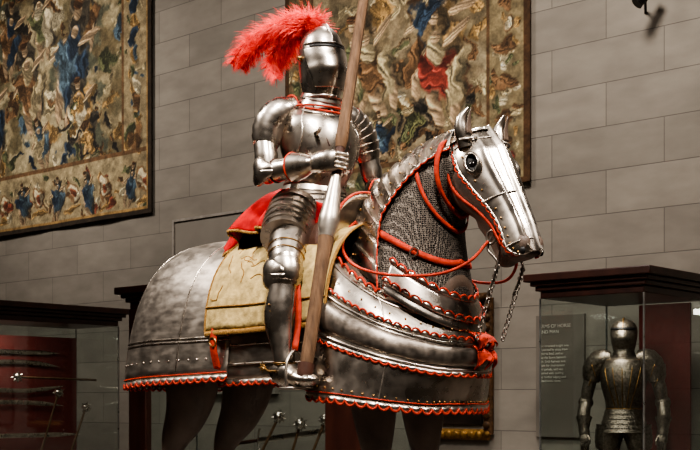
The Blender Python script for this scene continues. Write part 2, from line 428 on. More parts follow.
tp=root('wall_text_panel')
xa,xb=-1.86,-1.50
def wx(px): 
    t=(px-350)/1200; return (6*t+.2+YW*(.75*t-.661))/(.75+.661*t)
xa,xb=wx(538),wx(586)
box('sign_board',xa,xb,YW-.04,YW,1.15,2.3,SIGN,tp,.004)
def text(name,s,x,z,size):
    cu=bpy.data.curves.new(name,'FONT'); cu.body=s; cu.size=size; cu.extrude=.001; cu.space_line=1.15
    cu.materials.append(INK); o=bpy.data.objects.new(name,cu); sc.collection.objects.link(o)
    o.location=(x,YW-.045,z); o.rotation_euler=(pi/2,0,0); o.parent=tp
text('sign_heading','ARMS OF HORSE\nAND MAN',xa+.04,2.18,.046)
text('sign_body','\n'.join(['The mounted knight was','protected by plate from','helm to heel, and so','was the horse beneath','him. Such harness was','made for tournament','and parade, and was','finished with etching,','red leather edging and','gilded brass rivets.']),xa+.04,2.0,.032)

fr=root('gilded_picture_frame')
fx0,fx1,fz0,fz1=-3.46,-2.63,1.16,2.5
box('canvas',fx0+.1,fx1-.1,YW-.05,YW-.01,fz0+.1,fz1-.1,simple('dark_oil_painting',(40,32,27),.3,0,.6,6),fr)
DGOLD=simple('darkened_gilding',(84,58,34),.5,.5,.6,25,.6,50)
for nm_,segs_,mt_ in (('carved_frame',[((fx1,fz0),(fx1,fz1)),((fx1,fz1),(fx0,fz1)),((fx0,fz1),(fx0,fz0))],DGOLD),('carved_frame_lower',[((fx0,fz0),(fx1,fz0))],GOLD)):
    parts=[]
    for a,b in segs_:
        parts.append(tube_data([(a[0],YW-.06,a[1],.055,.04),(b[0],YW-.06,b[1],.055,.04)],n=1,seg=10,hint=(0,1,0)))
        L_=math.dist(a,b); n_=int(L_/.09)
        for i in range(n_+1):
            f=i/n_; parts.append(ball_data((a[0]+(b[0]-a[0])*f,YW-.1,a[1]+(b[1]-a[1])*f),(.042,.03,.042),8,6))
    V,F=merge(parts); mk(nm_,V,F,mt_,fr)

cam_b=root('wall_spotlight')
tube('arm',[(-.98,YW,4.95,.012),(-.93,YW-.1,5.0,.012),(-.86,YW-.22,5.03,.012)],BLACK,cam_b,seg=10)
tube('lamp_head',[(-.80,YW-.18,5.1,.045),(-.9,YW-.26,4.98,.05),(-.92,YW-.28,4.95,.055)],BLACK,cam_b,seg=14)

# ------------------------------------------------------------------ display cases
def case(name,x0,x1,y0,y1,base,z0=2.31,z1=2.5,glass=('x0','x1','y0','y1')):
    r=root(name)
    box('base_cabinet',x0,x1,y0,y1,0,base,MAHOG,r,.01)
    box('base_skirting',x0-.03,x1+.03,y0-.03,y1+.03,0,.12,MAHOG,r,.01)
    box('deck',x0+.02,x1-.02,y0+.02,y1-.02,base,base+.02,PLAST,r)
    h=(z1-z0)
    for i,(o,a,b) in enumerate([(.0,0,.3),(.03,.3,.5),(.06,.5,.68),(.1,.68,1.)]):
        box('cornice_%d'%i,x0-o,x1+o,y0-o,y1+o,z0+h*a,z0+h*b,MAHOG,r,.008)
    t=.01
    if 'y0' in glass: box('glass_front',x0,x1,y0,y0+t,base,z0,GLASS,r)
    if 'y1' in glass: box('glass_back',x0,x1,y1-t,y1,base,z0,GLASS,r)
    if 'x0' in glass: box('glass_left',x0,x0+t,y0+t,y1-t,base,z0,GLASS,r)
    if 'x1' in glass: box('glass_right',x1-t,x1,y0+t,y1-t,base,z0,GLASS,r)
    V,F=merge([box_data(a-.006,a+.006,b-.006,b+.006,base,z0) for a in (x0,x1) for b in (y0,y1)])
    mk('corner_strips',V,F,simple('steel_strip',(150,150,146),.3,.8),r,angle=30)
    return r
c1=case('glass_display_case',-1.09,-.18,3.84,4.9,.38)
box('maroon_back_board',-.76,-.30,4.86,4.885,.40,2.30,MAROON,c1)
c2=case('glass_display_case.001',-4.43,-1.67,2.36,3.15,.9)
box('stile_left',-4.43,-4.2,2.35,2.42,.9,2.31,MAHOG,c2,.006)
box('stile_right',-2.06,-1.67,2.35,2.42,.9,2.31,MAHOG,c2,.006)
c3=case('glass_display_case.002',-7.3,-6.52,1.2,3.85,.85)
box('maroon_back_board',-7.27,-7.22,1.25,3.80,.88,2.2,MAROON,c3)
def sword(name,c,length,axis,curve=0.0):
    r=root(name); c=Vector(c); ax=Vector(axis).normalized(); up=Vector((0,0,1)) if abs(ax.z)<.9 else Vector((1,0,0))
    P=lambda f,o=0:c+ax*(f*length)+up*(o+curve*4*f*(1-f))
    b=[tuple(P(.2+.8*i/8))+( .005, .024 if i<7 else .014 if i==7 else .002) for i in range(9)]
    tube('blade',b,STEEL,r,n=2,seg=8,hint=tuple(up))
    tube('grip',[tuple(P(0))+(.014,),tuple(P(.1))+(.017,),tuple(P(.19))+(.013,)],LEATH,r,seg=10,hint=tuple(up))
    a=P(.195); cord('crossguard',[a-up*.1+ax*.02,a-up*.05,a,a+up*.05,a+up*.1+ax*.02],.008,STEEL,r)
    balls('pommel',[P(-.01)],.024,BRASS,r,10,8)
    return r
sword('museum_sword',(-7.18,2.35,2.02),1.2,(0,1,0))
sword('museum_sword.001',(-7.18,2.3,1.84),1.25,(0,1,.02),.06)
sword('museum_sword.002',(-7.18,2.4,1.66),1.2,(0,1,0),-.06)
sword('museum_sword.003',(-7.18,2.3,1.46),1.3,(0,1,-.02),.03)
sword('museum_sword.004',(-7.0,2.2,1.12),1.5,(0,1,0),0)
def mace(name,base,top,star=True):
    r=root(name); a=Vector(base); b=Vector(top)
    d=(b-a).normalized(); h=(1,0,0) if abs(d.x)<.8 else (0,0,1)
    tube('shaft',[tuple(a)+(.014,),tuple(a.lerp(b,.5))+(.012,),tuple(b)+(.012,)],WOODL,r,seg=10,hint=h)
    balls('head',[b],.045,STEEL,r,14,10)
    parts=[]
    for i in range(14):
        th=math.acos(1-2*(i+.5)/14); ph=i*2.4; n=Vector((sin(th)*cos(ph),sin(th)*sin(ph),cos(th)))
        h2=n.orthogonal()
        parts.append(tube_data([tuple(b+n*.03)+(.014,),tuple(b+n*.070)+(.001,)],n=1,seg=6,hint=tuple(h2)))
    V,F=merge(parts); mk('spikes',V,F,STEEL,r); return r
mace('morning_star_mace',(-6.75,3.72,1.72),(-6.8,2.75,1.74))
mace('morning_star_mace.001',(-6.85,3.05,.87),(-6.85,3.3,1.58))
mace('morning_star_mace.002',(-6.8,3.4,.87),(-6.8,3.62,1.42))
mace('morning_star_mace.003',(-3.2,2.7,.92),(-2.95,2.75,1.36))
mace('morning_star_mace.004',(-2.9,2.8,.92),(-2.75,2.8,1.30))
mace('morning_star_mace.005',(-2.6,2.7,.92),(-2.42,2.75,1.34))
mace('morning_star_mace.006',(-3.8,2.8,.92),(-3.55,2.75,1.32))
sword('museum_sword.005',(-3.6,2.9,1.12),1.3,(1,0,.12),0)

# ------------------------------------------------------------------ HORSE
horse=root('armored_horse')
NK=[(.30,2.21,.97,1.80,.25),(.385,2.38,.945,1.98,.205),(.50,2.52,.915,2.13,.17),(.65,2.61,.90,2.27,.145),(.80,2.665,.93,2.38,.13),(.98,2.70,1.01,2.45,.12)]
def neckP(s,a,off=0):
    k=cr(NK,s); c=Vector(((k[0]+k[2])/2,0,(k[1]+k[3])/2)); A=Vector(((k[0]-k[2])/2,0,(k[1]-k[3])/2)); l=A.length
    w=k[4]*(1-.18*cos(a))
    return c+A*((l+off)/l)*cos(a)+Vector((0,1,0))*(w+off)*sin(a)
RH=Matrix.Rotation(radians(-9),3,'Z')
HO=Vector((1.10,-.005,2.685)); HF=RH@Vector((.43,0,-.903)).normalized(); HN=RH@Vector((.903,0,.43)).normalized(); HY=RH@Vector((0,1,0))
HK=[(-.03,.12,.065),(.02,.205,.108),(.09,.27,.132),(.16,.30,.134),(.24,.285,.120),(.33,.225,.098),(.42,.18,.082),(.50,.165,.077),(.56,.15,.074),(.60,.11,.056),(.62,.04,.025)]
def headP(t,a,off=0,front=0):
    k=cr(HK,t); d,dep,hw=k
    fr_=-.03*max(0,1-d/.1) - .10*max(0,(d-.5))
    c=HO+HF*d+HN*(fr_-dep/2)
    ca,sa=cos(a),sin(a)
    w=hw*(1-.12*max(0,ca)+.05*max(0,-ca))
    return c+HN*(dep/2+off)*(abs(ca)**.9*(1 if ca>0 else -1))+HY*(w+off)*sa
def loft_fn(fn,nt,seg,t0=0,t1=1):
    V=[];F=[]
    for i in range(nt+1):
        for j in range(seg): V.append(Vector(fn(t0+(t1-t0)*i/nt,2*pi*j/seg)))
    for i in range(nt):
        for j in range(seg): F.append((i*seg+j,i*seg+(j+1)%seg,(i+1)*seg+(j+1)%seg,(i+1)*seg+j))
    V+= [sum((V[j] for j in range(seg)),Vector())/seg, sum((V[nt*seg+j] for j in range(seg)),Vector())/seg]
    a,b=len(V)-2,len(V)-1
    for j in range(seg): F.append((a,(j+1)%seg,j)); F.append((b,nt*seg+j,nt*seg+(j+1)%seg))
    return V,F
parts=[tube_data([(-1.0,0,2.0,.12,.14),(-.93,0,2.02,.22,.22),(-.75,0,2.02,.28,.255),(-.45,0,1.97,.29,.29),(-.1,0,1.92,.31,.32),(.3,0,1.91,.30,.33),(.6,0,1.9,.27,.33),(.82,0,1.87,.22,.26),(.91,0,1.85,.12,.18)],n=4,seg=28,hint=(0,0,1)),
 loft_fn(lambda t,a:neckP(t,a,-.012),16,28), loft_fn(headP,26,28)]
for sy in (-1,1):
    parts.append(tube_data([(-.74,sy*.15,2.0,.12,.2),(-.68,sy*.19,1.8,.13,.19),(-.66,sy*.2,1.6,.12,.17),(-.71,sy*.195,1.44,.092,.135),(-.80,sy*.19,1.31,.066,.09),(-.835,sy*.185,1.22,.050,.066),(-.835,sy*.185,1.06,.036,.042),(-.825,sy*.185,.95,.04,.045),(-.79,sy*.185,.89,.034,.036),(-.78,sy*.185,.86,.042,.046)],n=4,seg=18,hint=(1,0,0)))
    parts.append(tube_data([(.66,sy*.15,2.0,.11,.17),(.60,sy*.18,1.78,.12,.16),(.57,sy*.185,1.6,.105,.14),(.575,sy*.18,1.42,.082,.11),(.585,sy*.18,1.27,.062,.075),(.58,sy*.18,1.2,.044,.05),(.575,sy*.18,1.05,.034,.038),(.58,sy*.18,.94,.038,.043),(.62,sy*.18,.88,.032,.034),(.63,sy*.18,.86,.042,.046)],n=4,seg=18,hint=(1,0,0)))
lip=HO+HF*.555-HN*.165
parts.append(ball_data(tuple(lip),(.055,.05,.042),12,8))
parts.append(tube_data([tuple(HO+HF*.34-HN*.18)+(.065,.055),tuple(HO+HF*.46-HN*.165)+(.052,.036),tuple(lip)+(.045,.03)],n=4,seg=14,hint=(0,1,0)))
for sy in(-1,1): parts.append(ball_data(tuple(HO+HF*.565-HN*.03+HY*sy*.04),(.042,.034,.048),12,8))
parts.append(tube_data([(-.98,0,2.1,.05),(-1.02,0,1.95,.05),(-1.0,0,1.75,.04),(-.98,0,1.64,.02)],n=4,seg=12,hint=(1,0,0)))
V,F=merge(parts); hb=mk('horse_body',V,F,HIDE,horse)
m=hb.modifiers.new('r','REMESH'); m.mode='VOXEL'; m.voxel_size=.013; m.use_smooth_shade=True
m=hb.modifiers.new('sm','SMOOTH'); m.factor=.6; m.iterations=4
for sy in (-1,1):
    cord('mouth_line_%s'%('r' if sy<0 else 'l'),[HO+HF*(.46+.11*i/10)-HN*.130+HY*sy*(.064-.0012*i) for i in range(11)],.006,BLACK,horse)
parts=[]
for sy in (-1,1):
    for hx in (-.775,.635):
        parts.append(tube_data([(hx,sy*.183,.88,.044,.046),(hx+.012,sy*.183,.85,.052,.056),(hx+.02,sy*.183,.83,.058,.064),(hx+.02,sy*.183,.805,.062,.072)],n=3,seg=18,hint=(1,0,0)))
V,F=merge(parts)
V=[Vector((v.x,v.y,max(v.z,.803))) for v in V]
mk('hooves',V,F,HOOF,horse)

# mail neck
V,F=loft_fn(lambda t,a:neckP(t,a,.008),30,48,0,.97); mk('mail_neck',V,F,MAIL,horse)
# crinet lames
NL=11
def crin(u,v):
    a1=radians(74+22*max(0,1-u*3)); a=(2*v-1)*a1
    return u,a
V=[];F=[];seg=30
rings=[]
for k in range(NL):
    for f,o in ((0,.014),(.35,.020),(.75,.027),(.999,.030)): rings.append((( k+f)/NL,o))
for u,o in rings:
    for j in range(seg+1):
        s,a=crin(u,j/seg); V.append(neckP(.02+s*.95,a,o))
for i in range(len(rings)-1):
    for j in range(seg): F.append((i*(seg+1)+j,i*(seg+1)+j+1,(i+1)*(seg+1)+j+1,(i+1)*(seg+1)+j))
mk('crinet_plates',V,F,STEEL,horse,angle=20,solid=.004)
for sgn,nm in ((0,'right'),(1,'left')):
    pts=[]
    for i in range(61):
        s,a=crin(i/60,sgn); pts.append(neckP(.02+s*.95,a,.03))
    scallop('crinet_edging_'+nm,pts,lambda t,sg_=sgn:(.1+.5*t,(-.15 if sg_==0 else .15),-.8+.3*t),STEEL,horse,w=.04,h=.02,edge=RED,er=.004)
balls('crinet_rivets',[neckP(.02+(k+.5)/NL*.95,sg_*radians(a_),.03) for k in range(NL) for a_ in (30,60) for sg_ in(-1,1)],.005,BRASS,horse)
cord('crinet_crest_ridge',[neckP(.02+.95*i/40,0,.03) for i in range(41)],.009,STEEL,horse)

# crupper
HKc=[(-.16,.395,1.62),(-.4,.43,1.61),(-.7,.44,1.60),(-.93,.40,1.585),(-1.05,.24,1.58),(-1.09,0,1.58)]
TKc=[(-.16,0,2.32),(-.35,0,2.32),(-.52,0,2.335),(-.65,0,2.33),(-.72,0,2.32),(-.74,0,2.32)]
def crup(u,v,off=0):
    s=2*u-1; k=1-abs(s); H=cr(HKc,k); T=cr(TKc,k); sg_=-1 if s<0 else 1
    a=v*pi/2; f=sin(a)**.85; g=1-max(0,cos(a))**.85
    hx,hy=H[0]-T[0],H[1]; l=math.hypot(hx,hy); fl=.02*v**8
    x=T[0]+hx*f+hx/l*(off*sin(a)+fl); y=(hy*f+hy/l*(off*sin(a)+fl)); z=T[2]+(H[2]-T[2])*g+off*cos(a)
    return Vector((x,sg_*abs(y),z))
surf('crupper_plate',crup,90,36,STEELD,horse,solid=.005)
for i,v in enumerate((.86,.875)):
    cord('crupper_ridge_%d'%i,[crup(j/120,v,.004) for j in range(121)],.0045,STEEL,horse)
for i,u in enumerate((.13,.33,.67,.87)):
    cord('crupper_seam_%d'%i,[crup(u,.08+.9*j/40,.003) for j in range(41)],.004,STEEL,horse)
cord('crupper_spine',[crup(.0+.5*j/30,.0,.006) for j in range(31)],.01,STEEL,horse)
hem=[crup(j/200,1,.004) for j in range(201)]
scallop('crupper_scalloped_hem',hem,(0,0,-1),STEELD,horse,w=.05,h=.028,solid=.004,edge=RED,er=.0055)
cord('crupper_hem_leather',[p+Vector((0,0,.016)) for p in hem],.003,RED,horse)
balls('crupper_rivets',[crup((j+.5)/44,.945,.004) for j in range(44)],.005,STEEL,horse)

# flanchards
for sy,nm in ((-1,'right'),(1,'left')):
    def fl(u,v,off=0,sy=sy):
        x=-.26+.74*u; z=1.90-.31*v+.01*sin(pi*u); y=.35+.035*sin(pi*(.15+.75*v))+off+.02*max(0,1-u*5)
        return Vector((x,sy*y,z))
    surf('flanchard_'+nm,fl,20,12,STEELD,horse)
    for i,v in enumerate((.45,.75)): cord('flanchard_ridge_%s_%d'%(nm,i),[fl(j/20,v,.004) for j in range(21)],.005,STEEL,horse)
    pts=[fl(j/40,1,.003) for j in range(41)]
    scallop('flanchard_hem_'+nm,pts,(0,0,-1),STEELD,horse,w=.05,h=.025,solid=.004,edge=RED,er=.0055)
    V=[];F=[]
    for i in range(9):
        z=1.86-.22*i/8; V+=[Vector((-.24,sy*(.434+.018*sin(i*.5)),z)),Vector((-.20,sy*(.430+.018*sin(i*.5)),z))]
        if i: F.append((2*i-2,2*i-1,2*i+1,2*i))
    mk('flanchard_strap_'+nm,V,F,RED,horse,solid=.007)
    V,F=torus_data((-.22,sy*.454,1.78),.02,.004,(0,1,0),(1,1.2),14,6); mk('flanchard_buckle_'+nm,V,F,BRASS,horse)

# peytral
PT=[(.34,.27,2.24),(.50,.305,2.09),(.68,.28,1.965),(.85,.19,1.89),(.94,.10,1.865),(.965,0,1.86)]
PH=[(.40,.425,1.525),(.60,.45,1.51),(.78,.385,1.485),(.885,.225,1.465),(.92,.11,1.465),(.93,0,1.465)]
def peyt(u,v,off=0):
    s=2*u-1; k=1-abs(s); T=cr(PT,k); H=cr(PH,k); sg_=-1 if s<0 else 1
    f=sin(v*pi/2)**.7; bl=.095*sin(pi*min(1,v*1.05))*k
    x=T[0]+(H[0]-T[0])*f+bl; y=T[1]+(H[1]-T[1])*f
    nx=.3+.7*k; ny=1-k; l=math.hypot(nx,ny)
    fl_=.025*v**6
    return Vector((x+(off+fl_)*nx*k/l, sg_*max(0,y+(off+fl_)*ny/l), T[2]+(H[2]-T[2])*v**1.1+off*.3))
surf('peytral_plate',peyt,90,34,STEEL,horse,solid=.005)
for i,(v,r,mt) in enumerate([(.06,.005,STEEL),(.34,.007,STEEL),(.62,.007,STEEL)]):
    cord('peytral_band_%d'%i,[peyt(j/120,v,.006) for j in range(121)],r,mt,horse)
def peyt_band(u,v): return peyt(u,.37+.22*v,.024*sin(pi*min(1,max(0,v)))**.4)
surf('peytral_embossed_band',peyt_band,90,8,STEELL,horse,solid=.003)
scallop('peytral_band_scallops',[peyt(j/200,.65,.010) for j in range(201)],(0,0,-1),STEEL,horse,w=.042,h=.018,solid=.004,edge=RED,er=.005)
scallop('peytral_mid_scallops',[peyt(j/200,.31,.012) for j in range(201)],(0,0,1),STEEL,horse,w=.042,h=.02,solid=.004,edge=RED,er=.005)
top=[peyt(j/160,0,.01) for j in range(161)]
scallop('peytral_collar_scallops',top,(0,0,1),STEEL,horse,w=.055,h=.03,solid=.005,edge=RED,er=.006)
hem=[peyt(j/200,1,.003) for j in range(201)]
scallop('peytral_scalloped_hem',hem,(0,0,-1),STEEL,horse,w=.05,h=.028,solid=.004,edge=RED,er=.0055)
cord('peytral_hem_leather',[p+Vector((0,0,.016)) for p in hem],.003,RED,horse)
balls('peytral_rivets',[peyt((j+.5)/40,.945,.005) for j in range(40)]+[peyt((j+.5)/30,.18,.006) for j in range(30)],.005,BRASS,horse)
for i,u in enumerate((.2,.8)): cord('peytral_seam_%d'%i,[peyt(u,.02+.96*j/30,.004) for j in range(31)],.0045,STEELD,horse)
# crumpled red leather lining at the front join
for q,(v0,v1) in enumerate(((.20,.40),(.36,.60))):
    def ruff(u,v,v0=v0,v1=v1,q=q):
        p=peyt(.45+.14*u,v0+(v1-v0)*v*(.8+.2*sin(u*13+q)),.018); r_=.018*sin(u*26+q*1.3+v*2)*v
        return p+Vector((.03*sin(v*pi*.7)+r_,.006*sin(v*9+u*5),r_*.5))
    surf('peytral_red_ruffle_%d'%q,ruff,60,10,RED,horse,solid=.004)
def ncol(u,v,off=0):
    a=radians(100)+ (radians(160))*u
    return neckP(.02+.15*v,a,.02+.02*(1-v)+off)
surf('neck_base_plate',ncol,50,6,STEEL,horse,solid=.004)
scallop('neck_base_scallops',[ncol(j/120,1,.004) for j in range(121)],lambda t:(0,0,1),STEEL,horse,w=.055,h=.025,edge=RED,er=.005)
scallop('neck_base_scallops_low',[ncol(j/120,.35,.010) for j in range(121)],lambda t:(0,0,1),STEEL,horse,w=.055,h=.025,edge=RED,er=.005)

# shaffron
def amax(t):
    return radians(np.interp(t,[0,.1,.25,.4,.6,.8,1],[74,90,86,80,82,88,84]))
def shaf(u,v,off=.014):
    t=.0+.985*u; a=(2*v-1)*amax(t); r=.020*math.exp(-(a/.12)**2)+.009*math.exp(-((abs(a)-.62)/.09)**2)*min(1,t*3)
    return headP(t,a,off+r)
surf('shaffron_plate',shaf,60,64,STEEL,horse,solid=.004)
for v,nm in ((0,'right'),(1,'left')):
    pts=[shaf(.06+.9*j/80,v,.016) for j in range(81)]
    scallop('shaffron_scallops_'+nm,pts,tuple(-HN*.8-HF*.1),STEEL,horse,w=.035,h=.02,edge=RED,er=.0045)
for i,t in enumerate((.13,.50,.80)):
    cord('shaffron_lame_%d'%i,[headP(t,(2*j/40-1)*amax(t),.019) for j in range(41)],.004,STEELD,horse)
balls('shaffron_rivets',[headP(.1+.8*j/14,sg_*amax(.1+.8*j/14)*.87,.018) for j in range(15) for sg_ in (-1,1)],.005,BRASS,horse)
V=[];F=[];sg2=24
rr=[(0,.022),(.33,.026),(.34,.020),(.66,.026),(.67,.020),(1,.028)]
for f,o in rr:
    for j in range(sg2+1):
        a=radians(-72+144*j/sg2); A=neckP(.93,a,o); B=headP(.05,a,o); V.append(A.lerp(B,f))
for i in range(len(rr)-1):
    for j in range(sg2): F.append((i*(sg2+1)+j,i*(sg2+1)+j+1,(i+1)*(sg2+1)+j+1,(i+1)*(sg2+1)+j))
mk('poll_plates',V,F,STEEL,horse,angle=20,solid=.004)
for sy,nm in ((-1,'right'),(1,'left')):
    e=headP(.29,sy*radians(62),.014); nn=(HN*.5+HY*sy*.85+Vector((0,0,.1))).normalized()
    w_=nn.cross(HF).normalized()
    if w_.dot(HN)<0: w_=-w_
    # eye opening (dark), eyeball, and a hooded flange above it
    def eo(u,v,e=e,nn=nn,w_=w_):
        a=2*pi*u; return e+nn*.005+HF*cos(a)*.040*v+w_*sin(a)*.024*v
    surf('eye_opening_'+nm,eo,28,4,BLACK,horse,solid=.002)
    V,F=ball_data(tuple(e-nn*.012),(.026,.026,.024),16,10); mk('eye_'+nm,V,F,EYE,horse)
    def hood(u,v,e=e,nn=nn,w_=w_):
        a=pi*(-.12+1.24*u); r=1.45-.5*v
        return e+HF*cos(a)*.042*r+w_*sin(a)*.028*r+nn*(.003+.026*sin(v*pi/2)*max(0,sin(pi*u))**.5)
    surf('eye_hood_'+nm,hood,28,8,STEEL,horse)
    def low(u,v,e=e,nn=nn,w_=w_):
        a=pi*(.9+1.2*u); r=1.3-.35*v
        return e+HF*cos(a)*.042*r+w_*sin(a)*.028*r+nn*(.003+.010*sin(v*pi/2))
    surf('eye_lower_rim_'+nm,low,24,5,STEEL,horse)
    b=HO+Vector((-.045,0,-.035))+HY*sy*.105
    tube('ear_guard_'+nm,[tuple(b+Vector((0,0,-.05)))+(.040,.034),tuple(b+Vector((-.014,sy*.012,.025)))+(.042,.034),tuple(b+Vector((-.010,sy*.018,.075)))+(.028,.022),tuple(b+Vector((.018,sy*.010,.122)))+(.005,.005)],STEEL,horse,seg=16,hint=(1,0,0))
    def earin(u,v,b=b,sy=sy):
        z=-.01+.11*v; w=.020*(1-v)**.7*(2*u-1)
        return b+Vector((.026-.012*v+.02*v*v,sy*.014+w,z+.015))
    surf('ear_opening_'+nm,earin,6,8,HIDE,horse,solid=.003)
    V,F=torus_data(b+Vector((.0,0,-.012)),.043,.006,(0,sy*.2,1),(1,1),20,8); mk('ear_ring_'+nm,V,F,STEELD,horse)
    ns=headP(.90,sy*radians(60),.014); V,F=ball_data(tuple(ns),(.014,.010,.018),10,8); mk('nostril_'+nm,V,F,BLACK,horse)
    mouth=HO+HF*.47-HN*.140+HY*sy*.080
    V,F=torus_data(mouth,.028,.006,HY,(1,1),20,8); mk('bit_ring_'+nm,V,F,STEELL,horse)
    sh_=[mouth,mouth+Vector((-.02,0,-.05)),mouth+Vector((.03,0,-.11)),mouth+Vector((.01,0,-.18)),mouth+Vector((-.02,0,-.24))]
    cord('bit_shank_'+nm,crpts([tuple(p) for p in sh_],20),.006,STEELL,horse)
    parts=[];p=sh_[2].copy()
    for i in range(16):
        ax=(1,0,0) if i%2 else (0,1,0)
        parts.append(torus_data(p+Vector((-0.007*i,0,-.02*i-.02)),.011,.003,ax,(1,1),10,5))
    V,F=merge(parts); mk('curb_chain_'+nm,V,F,STEELL,horse)
    def chk(t,w,sy=sy): 
        a=sy*radians(112-12*t); return headP(.14+.62*t,a+w*.055,.012)
    V=[];F=[]
    for i in range(25):
        V+=[chk(i/24,-1),chk(i/24,1)]
        if i: F.append((2*i-2,2*i-1,2*i+1,2*i))
    mk('cheek_strap_'+nm,V,F,RED,horse,solid=.006)
def strap_neck(name,s0,s1,a0,a1,w,off=.018):
    V=[];F=[]
    for i in range(41):
        f=i/40; a=radians(a0+(a1-a0)*f); s=s0+(s1-s0)*f
        V+=[neckP(s-w,a,off),neckP(s+w,a,off)]
        if i: F.append((2*i-2,2*i-1,2*i+1,2*i))
    mk(name,V,F,RED,horse,solid=.007)
for sg_,nm in ((-1,'right'),(1,'left')):
    strap_neck('throat_strap_'+nm,.93,.74,sg_*60,sg_*180,.019,.034)
    strap_neck('crinet_strap_'+nm,.70,.60,sg_*70,sg_*180,.016)
    strap_neck('neck_strap_'+nm,.25,.40,sg_*80,sg_*180,.020)
V,F=torus_data(neckP(.31,radians(-120),.026),.018,.004,(.2,-1,0),(1.3,1),16,6); mk('strap_buckle',V,F,STEEL,horse)
mr_=HO+HF*.47-HN*.140
ra=mr_+HY*-.09+Vector((-.01,0,-.02)); rb=mr_+HY*.09+Vector((-.01,0,-.02))
cord('rein_right',crpts([tuple(ra),(1.10,-.18,2.09),(.98,-.25,2.04),(.76,-.31,2.05),(.58,-.315,2.10),(.46,-.27,2.19),(.42,-.18,2.30),(.40,-.03,2.38),(.37,.10,2.46)],50),.007,RED,horse)
cord('rein_left',crpts([tuple(rb),(1.10,.18,2.09),(.98,.25,2.045),(.76,.31,2.07),(.55,.31,2.17),(.44,.24,2.36),(.38,.13,2.47)],50),.007,RED,horse)

# ------------------------------------------------------------------ SADDLE (tack parented to the horse)
sad=root('war_saddle'); sad.parent=horse
def cloth(u,v,off=0):
    s=2*v-1; sg_=-1 if s<0 else 1; a=abs(s)*pi/2; x=-.20+.68*u-.10*(1-u)*sin(a)
    top_=2.335-.02*sin(pi*u); bot=1.85-.02*(1-u)
    f=sin(a)**.85; g=1-max(0,cos(a))**.85
    w=.405+.02*(1-u)+.009*sin(u*17+sg_)*abs(s)**2+.01*abs(s)**6
    return Vector((x,sg_*(w*f+off*f),top_-(top_-bot)*g+off*(1-f)))
surf('saddle_cloth',cloth,60,70,CLOTH,sad,solid=.01)
for v,nm in ((0,'right'),(1,'left')):
    scallop('cloth_fringe_'+nm,[cloth(j/100,v,.006) for j in range(101)],(0,0,-1),FRINGE,sad,w=.012,h=.022)
    cord('cloth_border_'+nm,[cloth(j/60,v+(.06 if v==0 else -.06),.008) for j in range(61)],.005,FRINGE,sad)
for u in (0,1): cord('cloth_edge_%d'%u,[cloth(u,j/80,.003) for j in range(81)],.007,FRINGE,sad)
rg=random.Random(4)
for k in range(16):
    for sv in (0,1):
        u0=rg.uniform(.08,.9); v0=rg.uniform(.1,.34); th=rg.uniform(0,6.28); pts=[]
        for i in range(9):
            th+=rg.uniform(-.6,.6); u0=min(.97,max(.03,u0+.020*cos(th))); v0=min(.42,max(.08,v0+.013*sin(th))); pts.append(cloth(u0,v0 if sv==0 else 1-v0,.006))
        cord('brocade_stem_%d_%d'%(k,sv),pts,.003,FRINGE,sad)
def seat(u,v):
    x=-.22+.54*u; s=2*v-1
    top_=2.375+.07*(abs(2*u-1))**3
    return Vector((x,.28*sin(s*pi/2),top_-.28*(1-cos(s*pi/2*.95))))
surf('seat',seat,24,24,LEATH,sad,solid=.03)
def arc(x0,lean,h,w,u,v):
    a=(2*u-1)*radians(75)
    return Vector((x0+lean*v,w*sin(a)*(.8+.2*v),2.30-.12*(1-cos(a))+h*v*cos(a)**.5))
surf('cantle_plate',lambda u,v:arc(-.20,-.04,.10,.2,u,v),30,8,LEATH,sad,solid=.02)
surf('pommel_plate',lambda u,v:arc(.33,.06,.19,.26,u,v),30,8,STEEL,sad,solid=.012)
cord('cantle_trim',[arc(-.20,-.04,.10,.2,j/30,1) for j in range(31)],.009,FRINGE,sad)
cord('pommel_trim',[arc(.33,.06,.19,.26,j/30,1) for j in range(31)],.007,RED,sad)

# ------------------------------------------------------------------ KNIGHT
kn=root('knight_in_armor')
ROT=Matrix.Rotation(radians(-12),4,'Z')
XF=ROT
TB=[(.04,0,2.55,.145,.125),(.06,0,2.61,.160,.150),(.08,0,2.70,.190,.175),(.075,0,2.79,.205,.172),(.06,0,2.87,.19,.145),(.06,0,2.93,.13,.115),(.065,0,2.97,.095,.095)]
tube('breastplate',TB,STEEL,kn,n=8,seg=48,hint=(1,0,0))
def tor(z,a,off=0):
    zs=[k[2] for k in TB]; cx=np.interp(z,zs,[k[0] for k in TB]); ry=np.interp(z,zs,[k[3] for k in TB]); rx=np.interp(z,zs,[k[4] for k in TB])
    return Vector((cx+(rx+off)*cos(a),(ry+off)*sin(a),z))
cord('breast_keel',[tor(2.56+.36*j/20,0,.001) for j in range(21)],.006,STEEL,kn)
cord('waist_belt',[tor(2.565,2*pi*j/40,.006) for j in range(40)],.009,LEATH,kn,True)
cord('breast_upper_roll',crpts([tuple(tor(2.90,-1.0,.004)),tuple(tor(2.885,-.5,.006)),tuple(tor(2.88,0,.006)),tuple(tor(2.885,.5,.006)),tuple(tor(2.90,1.0,.004))],20),.010,STEEL,kn)
cord('breast_neck_edging',crpts([tuple(tor(2.925,-1.1,.004)),tuple(tor(2.905,-.5,.012)),tuple(tor(2.90,0,.014)),tuple(tor(2.905,.5,.012)),tuple(tor(2.925,1.1,.004))],20),.005,RED,kn)
